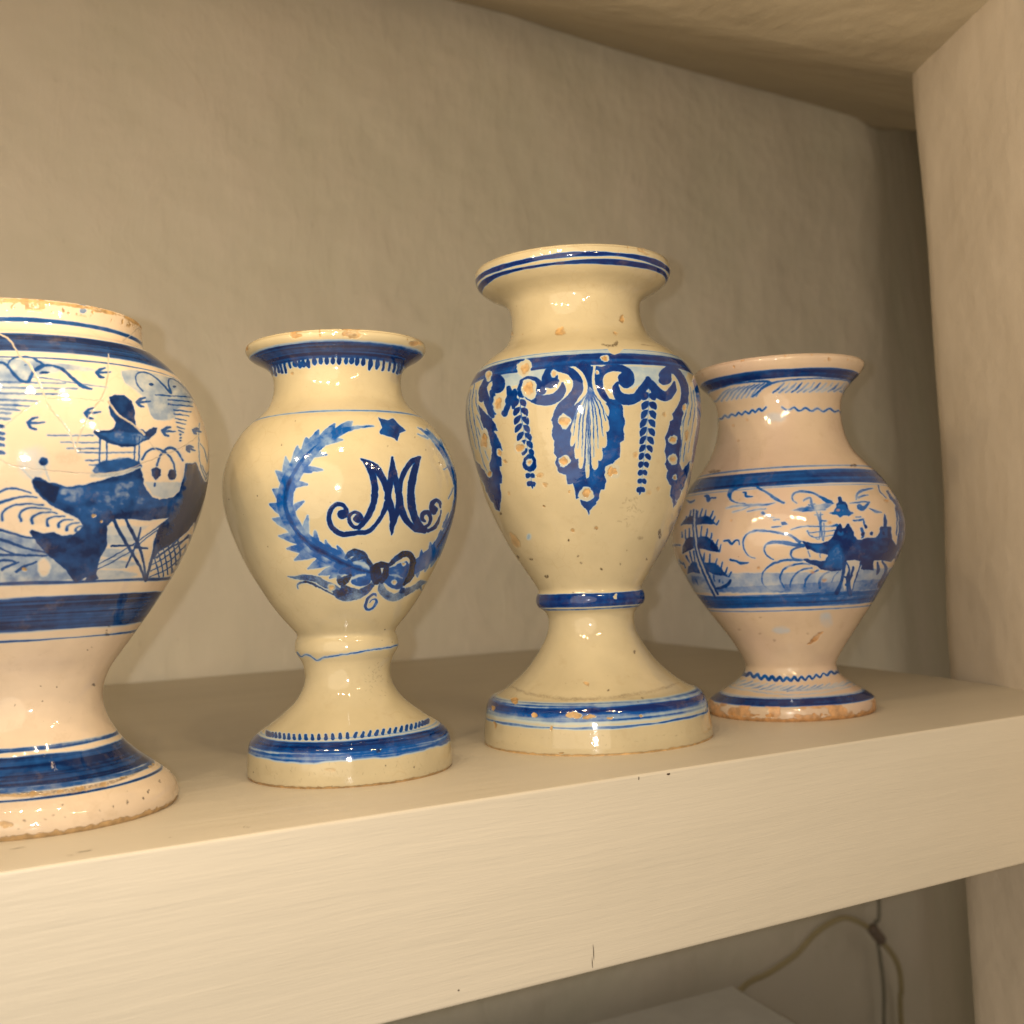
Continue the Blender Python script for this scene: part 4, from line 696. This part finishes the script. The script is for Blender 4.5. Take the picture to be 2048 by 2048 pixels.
    for ps, w in (([(1040, 350), (1180, 330), (1330, 325)], [12, 24, 14]), ([(1130, 290), (1150, 200), (1240, 150), (1380, 125)], [20, 26, 30, 16]), ([(1170, 260), (1230, 235), (1310, 225)], [34, 24, 14]), ([(1180, 400), (1240, 420), (1330, 330)], [60, 50, 20]), ([(1320, 420), (1420, 465), (1510, 480)], [8, 30, 10]), ([(1090, 600), (1180, 600), (1240, 590), (1255, 660), (1275, 720)], [20, 26, 24, 22, 10]), ([(1130, 550), (1200, 548)], 18), ([(1215, 720), (1240, 830), (1215, 860)], [30, 30, 16])): c.stroke(ps, w, .55, tex=.4)
    c.poly([(870, 270), (895, 262), (925, 320), (985, 345), (1010, 420), (1050, 470), (1110, 485), (1060, 520), (1020, 550), (985, 530), (950, 525), (890, 555), (850, 525), (780, 510), (720, 485), (800, 465), (830, 400), (835, 350), (870, 340)], .60, tex=.3); c.stroke([(850, 360), (900, 340), (980, 360), (1000, 430)], [24, 30, 24, 10], .9); c.stroke([(890, 270), (905, 330)], 40, .92)
    rock = [(315, 900), (400, 930), (480, 935), (590, 940), (700, 915), (780, 850), (820, 760), (850, 680), (890, 645), (915, 680), (930, 720), (970, 700), (1000, 650), (1030, 650), (1070, 720), (1110, 830), (1150, 880), (1220, 890), (1300, 860), (1420, 860), (1470, 790), (1490, 695), (1540, 690), (1650, 690), (1650, 800), (1690, 920), (1735, 1000), (1700, 1150), (1640, 1215), (1500, 1200), (1400, 1190), (1370, 1330), (1210, 1330), (1200, 1195), (1000, 1195), (960, 1240), (900, 1350), (760, 1360), (600, 1320), (480, 1260), (350, 1190), (360, 1165), (500, 1190), (600, 1210), (680, 1200), (715, 1110), (600, 1090), (480, 1060), (380, 1000)]
    c.poly(rock, .92, tex=.25, wob=1.8)
    c.poly([(740, 1060), (870, 960), (920, 1050), (950, 1150), (930, 1320), (780, 1310), (640, 1290)], .60, mode='over', tex=.4, soft=9); c.poly([(430, 960), (640, 960), (700, 1020), (560, 1060)], .68, mode='over', tex=.4, soft=7); c.poly([(1160, 980), (1400, 960), (1480, 1000), (1380, 1080), (1180, 1060)], .80, mode='over', tex=.3, soft=9)
    c.ell(900, 790, 42, 40, .55, mode='over', soft=4); c.ell(905, 750, 24, 42, .98)
    c.poly([(1480, 720), (1600, 710), (1610, 860), (1480, 870)], .72, mode='over', soft=3, tex=.3); c.ell(1540, 790, 24, 28, .95); c.stroke([(1555, 520), (1565, 600), (1560, 700)], [14, 36, 30], .85)
    c.stroke([(800, 870), (930, 900), (1000, 860)], [12, 24, 12], .98); c.ell(1275, 695, 24, 30, .9); c.ell(1235, 810, 24, 34, .95); c.ell(1355, 795, 24, 28, .9)
    c.poly([(1000, 1205), (1200, 1200), (1170, 1320), (1100, 1500), (1060, 1640), (1020, 1500), (960, 1640), (930, 1500), (960, 1320)], .12, mode='over', tex=.3, soft=3)
    for ps, w in (([(960, 1130), (950, 1300), (920, 1480), (880, 1600), (840, 1680)], [50, 36, 32, 44, 50]), ([(990, 1230), (1030, 1340), (1010, 1450), (1020, 1600), (1040, 1700)], [14, 20, 40, 44, 50]), ([(1200, 1220), (1160, 1360), (1100, 1540), (1060, 1680)], [16, 14, 12, 10]), ([(1090, 1300), (1060, 1420), (980, 1560)], [30, 20, 26]), ([(930, 1440), (1020, 1450), (1080, 1420)], [10, 26, 10]), ([(1520, 1220), (1570, 1290), (1560, 1400), (1480, 1540), (1460, 1600)], [20, 30, 34, 34, 20]), ([(1450, 1230), (1460, 1330), (1440, 1400)], [20, 34, 14]), ([(1370, 1220), (1380, 1330)], 18), ([(1740, 400), (1790, 560), (1790, 760), (1760, 960), (1700, 1130)], [24, 40, 44, 40, 20]), ([(1600, 170), (1650, 260), (1720, 340), (1760, 440)], [24, 28, 30, 20]), ([(1720, 400), (1740, 600), (1730, 820)], [14, 14, 12]), ([(1460, 80), (1480, 160), (1580, 270)], [14, 12, 8]), ([(1630, 720), (1660, 860)], 12)): c.stroke(ps, w, .80, tex=.4)
    for x, y, r_ in ((480, 1370, 26), (655, 1490, 34), (150, 1270, 14), (745, 630, 22), (860, 450, 20), (110, 590, 12)): c.ell(x, y, r_, r_ * .7, .7, 'c', soft=5, tex=.6)
    c.ell(1580, 305, 44, 28, .65, 'c', wob=3, soft=3); c.stroke([(420, 1060), (430, 1100), (440, 1140)], 16, .5); c.stroke([(590, 1090), (600, 1150)], 18, .5)
    c.frame(*Bf)
    c.ell(895, 778, 62, 26, .22, soft=9, tex=.9); c.ell(1235, 700, 42, 52, .20, soft=10, tex=.9); c.stroke([(1205, 795), (1150, 850), (1105, 885)], [8, 22, 6], .65, 'c', tex=.7, wob=2); c.ell(1190, 806, 16, 8, .5, 'd')
    for x, y in ((745, 685), (740, 808), (850, 858), (590, 775), (1100, 805), (730, 318)): c.ell(x, y, 12, 6, .35, 'd', soft=3, wob=2)
    n = 13; pts = []
    for i in range(2 * n + 1):
        t = i / (2 * n) * 2 - 1; x = 970 + 355 * t; y = 1145 - 55 * t * t + (13 if i % 2 else -13) - 8 * t; pts.append((x, y))
    c.stroke(pts, [16, 17, 17, 16, 12, 10, 14], .76, tex=.4)
    for i in range(16):
        x = 520 + i * 52 + random.uniform(-8, 8); t = (x - 960) / 440; y = 1235 - 50 * t * t; c.stroke([(x, y), (x + 60, y - 14), (x + 120, y - 42 - 10 * t)], [6, 11, 8], .34, tex=.6)
    c.stroke([(500, 1200), (640, 1225), (800, 1250), (1000, 1262), (1200, 1245), (1420, 1200)], 7, .28, tex=.6)
    for _ in range(10): x = random.uniform(380, 1580); c.ell(x, 1400 + 40 * (1 - ((x - 970) / 620) ** 2) - 20, random.uniform(10, 40), random.uniform(6, 16), .75, 'c', wob=3, tex=.6)
    b = [bnd(3, A, 860, 162, 226, .90, 2, 1., .3), bnd(3, A, 860, 838, 848, .44, 1.5, .5), bnd(3, A, 860, 868, 962, .78, 2, .8, .5), bnd(3, A, 860, 930, 962, .90, 5, 1., .2), bnd(3, A, 860, 974, 984, .42, 1.5, .5),
         bnd(3, A, 860, 1716, 1812, .64, 2, 1., .35), bnd(3, A, 860, 1772, 1790, .82, 4, 1., .2), bnd(3, A, 860, 1828, 1838, .46, 1.5, .5), bnd(3, Bf, 960, 1292, 1352, .96, 5, .8, .2), bnd(3, Bf, 960, 1280, 1292, .35, 3, .6)]
    return c, b

# ---------------------------------------------------------------- decoration sheets laid on the pots
TW, TH = 2048, 1400
def blur(L, n):
    for _ in range(n):
        L = (np.roll(L, 1, 0) + 2 * L + np.roll(L, -1, 0)) / 4; L = (np.roll(L, 1, 1) + 2 * L + np.roll(L, -1, 1)) / 4
    return L
def bake(k, cv, bands):
    B0 = cv.ly['b']; cv.ly['b'] = np.maximum(B0 * .97, blur(B0, 7) * .62)       # cobalt bleeds a little into the tin white

    """bands: (index0, index1, value, softness, wobble, streak) going right round the pot"""
    v = VS[k]; th = (np.arange(TW) + .5) / TW * 2 * np.pi - np.pi; si = (np.arange(TH) + .5) / TH * (NS_ - 1)
    b = np.zeros((TH, TW), np.float32); streak = vnoise(TH, TW, TH / 6, 5, 50 + k, 3, True); mott = vnoise(TH, TW, TH / 22, TW / 22, 60 + k, 4, True)
    per = TH / (NS_ - 1); S = si[:, None]
    for n, (a, z, val, soft, wob, st) in enumerate(bands):
        w = fbm1(TW, 100 * k + n)[None] * wob; w2 = fbm1(TW, 100 * k + n + 37)[None] * wob
        A = np.clip((S - (a + w)) / soft + .5, 0, 1) * np.clip(((z + w2) - S) / soft + .5, 0, 1)
        vv = val * (1 + st * (streak - .5) * 2.2 + .3 * (mott - .5)); b = np.maximum(b, A * vv)
    c = np.zeros_like(b); d = np.zeros_like(b)
    W = v.pos(np.repeat(S, TW, 1), np.repeat(th[None], TH, 0)); N = np.cross(np.gradient(W, axis=1), np.gradient(W, axis=0)); W = W + np.array([v.c[0], v.c[1], 0])
    V = CP - W; fac = (N * V).sum(-1) / (np.linalg.norm(N, axis=-1) * np.linalg.norm(V, axis=-1) + 1e-12)
    q = proj(W); X = (q[..., 0] - cv.x0) * SSC; Y = (q[..., 1] - cv.y0) * SSC
    edge = np.clip((fac - .03) / .05, 0, 1) * (np.abs(th)[None] < 1.57)
    # round the back the same motifs are carried on as a mirror image
    X = X.astype(np.float32); Y = Y.astype(np.float32)
    def samp(L, X, Y):
        xi = np.clip(np.floor(X).astype(int), 0, cv.w - 2); yi = np.clip(np.floor(Y).astype(int), 0, cv.h - 2); fx = np.clip(X - xi, 0, 1); fy = np.clip(Y - yi, 0, 1)
        r = (L[yi, xi] * (1 - fx) + L[yi, xi + 1] * fx) * (1 - fy) + (L[yi + 1, xi] * (1 - fx) + L[yi + 1, xi + 1] * fx) * fy
        return r * ((X > 0) & (X < cv.w - 1) & (Y > 0) & (Y < cv.h - 1))
    lay = {c_: samp(cv.ly[c_], X, Y) * edge for c_ in 'bcd'}; al = samp(cv.al, X, Y) * edge
    if k in (0, 2, 3):
        h = TW // 4; lim = int(TW * (.235 if k == 2 else .2))
        for A_ in list(lay.values()) + [al]:
            A_[:, TW // 2 + lim:TW // 2 + 2 * lim] = A_[:, TW // 2:TW // 2 + lim][:, ::-1]
            A_[:, TW // 2 - 2 * lim:TW // 2 - lim] = A_[:, TW // 2 - lim:TW // 2][:, ::-1]
    b = np.maximum(b * (1 - al), lay['b']); c = np.maximum(c, lay['c']); d = np.maximum(d, lay['d'])
    # pinholes and kiln specks all over
    g = np.random.default_rng(9 + k)
    for _ in range((220, 170, 150, 60)[k]):
        y = int(g.uniform(0, TH)); x = int(g.uniform(0, TW)); r_ = g.choice([1, 1, 1.4, 2.2], p=[.5, .25, .18, .07])
        y0, y1, x0, x1 = max(y - 4, 0), min(y + 5, TH), max(x - 4, 0), min(x + 5, TW)
        yy, xx = np.mgrid[y0:y1, x0:x1]; a = np.clip(r_ - np.hypot(yy - y, (xx - x)) + .5, 0, 1) * g.uniform(.25, .8)
        d[y0:y1, x0:x1] = np.maximum(d[y0:y1, x0:x1], a)
    # worn foot edge and lip: the glaze is rubbed through to the clay
    f0_, f1_, top = WEAR[k]; e = vnoise(TH, TW, TH / 14, TW / 14, 70 + k, 4, True)
    zz = np.interp(si, np.arange(NS_), v.prof[:, 0]) * 1000
    m_ = np.clip((f0_ * (.35 + 1.3 * e) - zz[:, None]) / .5 + .5, 0, 1); c = np.maximum(c, m_ * .75)
    m_ = np.clip((e - (1 - top)) / .04, 0, 1) * np.clip((si[:, None] - (NS_ - 1 - f1_)) / 3 + .5, 0, 1); c = np.maximum(c, m_ * .8)
    if k == 3:
        m_ = np.clip((11.5 - zz[:, None]) / .6 + .5, 0, 1) * np.clip((vnoise(TH, TW, TH / 30, TW / 60, 91, 3, True) - .47) / .05, 0, 1); c = np.maximum(c, m_ * .62); b *= 1 - np.clip((11 - zz[:, None]) / .6 + .5, 0, 1)
    img = bpy.data.images.new('decoration_sheet', TW, TH, alpha=False, float_buffer=False, is_data=True)
    px = np.ones((TH, TW, 4), np.float32); px[..., 0] = np.clip(b, 0, 1); px[..., 1] = np.clip(c, 0, 1); px[..., 2] = np.clip(d, 0, 1)
    img.pixels.foreach_set(px.ravel()); img.update(); img.pack(); return img

def glaze_mat(name, img, base, light, mid, deep, ink, clay, pink=None):
    k = NT(name); uv = k.n('ShaderNodeUVMap').outputs[0]; obj = k.n('ShaderNodeTexCoord').outputs['Object']
    tex = k.n('ShaderNodeTexImage'); tex.image = img; tex.interpolation = 'Cubic'; tex.extension = 'REPEAT'; k.l(uv, tex.inputs[0])
    sep = k.n('ShaderNodeSeparateColor'); k.l(tex.outputs[0], sep.inputs[0]); B, Cc, D = sep.outputs
    n1 = k.noise(obj, 28, 4); n2 = k.noise(obj, 260, 3, .65)
    bcol = k.ramp(n1, [(.30, tuple(x * .90 for x in base)), (.70, tuple(min(1, x * 1.05) for x in base))])
    if pink: bcol = k.mix(k.math('MULTIPLY', k.ramp(k.noise(obj, 11, 3), [(.42, (0, 0, 0)), (.66, (1, 1, 1))]), .55), bcol, pink)
    fac = k.math('MULTIPLY', B, k.math('ADD', .74, k.math('ADD', k.math('MULTIPLY', n2, .26), k.math('MULTIPLY', k.noise(k.mapping(obj, (40, 40, 150)), 1, 3, .6), .28))))
    # thin cobalt lets the tin white through, thick cobalt goes nearly black
    blu = k.ramp(fac, [(0, light), (.24, light), (.54, mid), (.96, deep)])
    cov = k.ramp(fac, [(.0, (0, 0, 0)), (.16, (.55, .55, .55)), (.36, (.94, .94, .94)), (.55, (1, 1, 1))])
    c = k.mix(cov, bcol, blu)
    n3 = k.ramp(k.noise(obj, 800, 2, .6), [(.38, (.15, .15, .15)), (.56, (1, 1, 1))])
    dfac = k.math('MULTIPLY', D, k.math('ADD', .30, k.math('MULTIPLY', n3, .8)))
    dfac = k.math('MINIMUM', dfac, 1.)
    c = k.mix(dfac, c, ink)
    ccol = k.ramp(k.noise(obj, 190, 4), [(.35, tuple(x * .62 for x in clay)), (.66, tuple(min(1, x * 1.2) for x in clay))])
    c = k.mix(k.math('MINIMUM', k.math('MULTIPLY', Cc, 1.25), 1.), c, ccol)
    grime = k.ramp(k.noise(obj, 75, 5, .7), [(.56, (0, 0, 0)), (.74, (1, 1, 1))])
    c = k.mix(k.math('MULTIPLY', grime, .20), c, (.33, .23, .12))
    vor = k.n('ShaderNodeTexVoronoi', feature='DISTANCE_TO_EDGE'); vor.inputs['Scale'].default_value = 95; k.l(k.mix(.02, obj, k.noise(obj, 40, 2), 'ADD'), vor.inputs['Vector'])
    crz = k.ramp(vor.outputs['Distance'], [(.0, (1, 1, 1)), (.026, (0, 0, 0))])
    c = k.mix(k.math('MULTIPLY', k.math('MULTIPLY', crz, k.ramp(k.noise(obj, 15, 3), [(.5, (0, 0, 0)), (.62, (1, 1, 1))])), k.math('SUBTRACT', .20, k.math('MINIMUM', k.math('MULTIPLY', B, .6), .20))), c, (.36, .24, .12))
    k.l(c, k.b.inputs['Base Color'])
    r_ = k.math('ADD', k.math('MULTIPLY', Cc, .6), k.math('ADD', .03, k.math('MULTIPLY', k.noise(obj, 90, 3), .07)))
    k.l(r_, k.b.inputs['Roughness']); k.b.inputs['IOR'].default_value = 1.52; k.b.inputs['Specular IOR Level'].default_value = .55
    a = k.bump(k.noise(obj, 30, 2), .26, .0022); a = k.bump(k.noise(obj, 300, 2), .30, .0002, a)
    ring = k.mapping(obj, (2, 2, 170)); a = k.bump(k.noise(ring, 1, 2), .16, .0007, a)
    a = k.bump(k.math('MULTIPLY', k.math('ADD', Cc, k.math('MULTIPLY', D, .25)), -1.), .8, .0006, a)
    k.l(a, k.b.inputs['Normal']); return k.m

def build_vase(k, name, label, mat, cuts):
    """cuts: [(part name, z0, z1)], the top part carries on over the lip"""
    v = VS[k]; root = tag(empty(name, (v.c[0], v.c[1], 0)), label, 'vase', 'blue and white pottery vases in a row on the shelf')
    th = np.arange(NT_ + 1) / NT_ * 2 * np.pi - np.pi
    lip_r = v.prof[-1, 1]; lip_z = v.prof[-1, 0]
    def emit(nm, P, N, UV, mt):
        n, mcol = P.shape[:2]; me = bpy.data.meshes.new(nm); idx = np.arange(n * mcol).reshape(n, mcol)
        Fq = np.stack([idx[:-1, :-1], idx[:-1, 1:], idx[1:, 1:], idx[1:, :-1]], -1).reshape(-1, 4)
        me.vertices.add(n * mcol); me.vertices.foreach_set('co', P.reshape(-1)); nf = len(Fq)
        me.loops.add(nf * 4); me.loops.foreach_set('vertex_index', Fq.reshape(-1)); me.polygons.add(nf); me.polygons.foreach_set('loop_start', np.arange(nf) * 4); me.polygons.foreach_set('loop_total', np.full(nf, 4))
        me.update(calc_edges=True); me.polygons.foreach_set('use_smooth', np.ones(nf, bool))
        ul = me.uv_layers.new(name='UVMap'); ul.data.foreach_set('uv', UV.reshape(-1, 2)[Fq.reshape(-1)].reshape(-1))
        me.materials.append(mt); me.normals_split_custom_set_from_vertices(N.reshape(-1, 3).tolist())
        o = bpy.data.objects.new(nm, me); COL.objects.link(o); o.parent = root; return o
    SI = np.arange(0, NS_, 2.); SI[-1] = NS_ - 1
    P = v.grid(SI, th); N = np.cross(np.gradient(P, axis=1), np.gradient(P, axis=0)); N[:, 0] = N[:, -1] = (N[:, 0] + N[:, -1]) / 2; N /= np.linalg.norm(N, axis=-1)[..., None]
    UV = np.stack(np.broadcast_arrays((np.arange(NT_ + 1) / NT_)[None, :], (SI / (NS_ - 1))[:, None]), -1).astype(float).copy()
    # lip and inner wall
    th_w = (.0042, .0038, .0046, .004)[k]; ins = []
    for a in np.linspace(0, math.pi, 9)[1:]: ins.append((lip_z + th_w * .5 * math.sin(a) * .8, lip_r - th_w * .5 * (1 - math.cos(a))))
    lipn = len(ins)
    pr = v.prof[::-1]
    for z, r in pr[6::14]:
        if z < .02 or z > lip_z - .004: continue
        ins.append((z, max(r - th_w * (1.0 + min(1.2, (lip_z - z) * 30)), .012)))
    ins.append((.018, .0005)); ins = np.array(ins)
    ci = v.cs[-1]; wv = (fbm1(NT_, 300 + k, ((5, 1.), (11, .7), (29, .5))) * (.00042, .0003, .0004, .0003)[k]); wv = np.r_[wv, wv[0]]
    Xi = ci * v.vd[0] + ins[:, 1:2] * (np.cos(th) * v.fd[0] + np.sin(th) * v.vd[0])[None]; Yi = ci * v.vd[1] + ins[:, 1:2] * (np.cos(th) * v.fd[1] + np.sin(th) * v.vd[1])[None]
    Zi = np.repeat(ins[:, 0:1], NT_ + 1, 1)
    PI = np.stack([Xi, Yi, Zi], -1); PI = np.concatenate([P[-1:], PI], 0)
    NI = np.cross(np.gradient(PI, axis=1), np.gradient(PI, axis=0)); NI /= np.linalg.norm(NI, axis=-1)[..., None] + 1e-9
    N[-1] = (N[-1] + NI[1]); N[-1] /= np.linalg.norm(N[-1], axis=-1)[:, None]; NI[0] = N[-1]
    for nm, z0, z1 in cuts:
        a = int(round(v.sof(z0) / 2)) if z0 > 0 else 0; b_ = int(round(v.sof(z1) / 2)) if z1 < 900 else len(SI) - 1
        p, n_, u = P[a:b_ + 1], N[a:b_ + 1], UV[a:b_ + 1]
        if z1 > 900:
            q = lipn + 1; p = np.concatenate([p, PI[1:q]]); n_ = np.concatenate([n_, NI[1:q]]); uu = np.repeat(UV[-1:], q - 1, 0).copy(); uu[..., 1] = .9985 - .004 * np.arange(q - 1)[:, None]; u = np.concatenate([u, uu])
        emit(nm, p, n_, u, mat)
    ui = np.repeat(UV[-1:], len(PI) - lipn, 0).copy(); ui[..., 1] = .96
    emit('inner_wall', PI[lipn:], NI[lipn:], ui, M_inside)
    r0_ = v.prof[0, 1]; ring = [(P[0, j, 0], P[0, j, 1], .0006) for j in range(NT_)] + [(v.cs[0] * v.vd[0], v.cs[0] * v.vd[1], .0012)]
    mesh_obj('base_underside', ring, [(j, NT_, (j + 1) % NT_) for j in range(NT_)], M_clay, root)
    return root
M_inside = plain('inner_glaze', (.50, .43, .30), .3); M_clay = plain('bare_clay', (.45, .28, .14), .9)
WEAR = [(2.6, 10, .42), (1.3, 12, .20), (1.2, 12, .16), (3.0, 10, .25)]
CL = (.46, .28, .12)
SPEC = [
 (paint1, dict(base=(.65, .525, .40), light=(.34, .43, .52), mid=(.014, .075, .26), deep=(.003, .015, .075), ink=(.013, .014, .022), clay=(.42, .27, .12)), 'baluster_vase',
  'mended vase with a painted house and boat, cut off by the left picture edge', [('foot', 0, 14.2), ('stem', 14.2, 61), ('body', 61, 257.5), ('neck', 257.5, 999)]),
 (paint2, dict(base=(.515, .445, .295), light=(.30, .45, .62), mid=(.003, .078, .34), deep=(.001, .014, .10), ink=(.018, .016, .022), clay=CL), 'monogram_vase',
  'cream vase with a blue leaf wreath around a monogram, a star and the number 6', [('foot', 0, 74), ('collar', 74, 88), ('body', 88, 226), ('neck', 226, 262.5), ('rim', 262.5, 999)]),
 (paint3, dict(base=(.51, .44, .295), light=(.36, .50, .60), mid=(.002, .072, .33), deep=(.001, .015, .125), ink=(.05, .03, .015), clay=(.50, .31, .13)), 'acanthus_vase',
  'tallest vase of the row, cream with blue hanging leaves and burst spots', [('foot', 0, 91), ('collar', 91, 106), ('body', 106, 280), ('neck', 280, 321), ('rim', 321, 999)]),
 (paint4, dict(base=(.54, .425, .32), light=(.36, .44, .55), mid=(.004, .088, .35), deep=(.001, .015, .11), ink=(.05, .03, .02), clay=(.50, .26, .10), pink=(.56, .41, .36)), 'landscape_vase',
  'squat pinkish vase with a blue seaside scene of palms, farthest right on the shelf', [('foot', 0, 36), ('body', 36, 198), ('neck', 198, 262), ('rim', 262, 999)]),
]
for k, (pf, mt, nm, lb, cuts) in enumerate(SPEC):
    cv, bands = pf(); img = bake(k, cv, bands)
    build_vase(k, nm, lb, glaze_mat('glaze_' + nm, img, **mt), cuts)
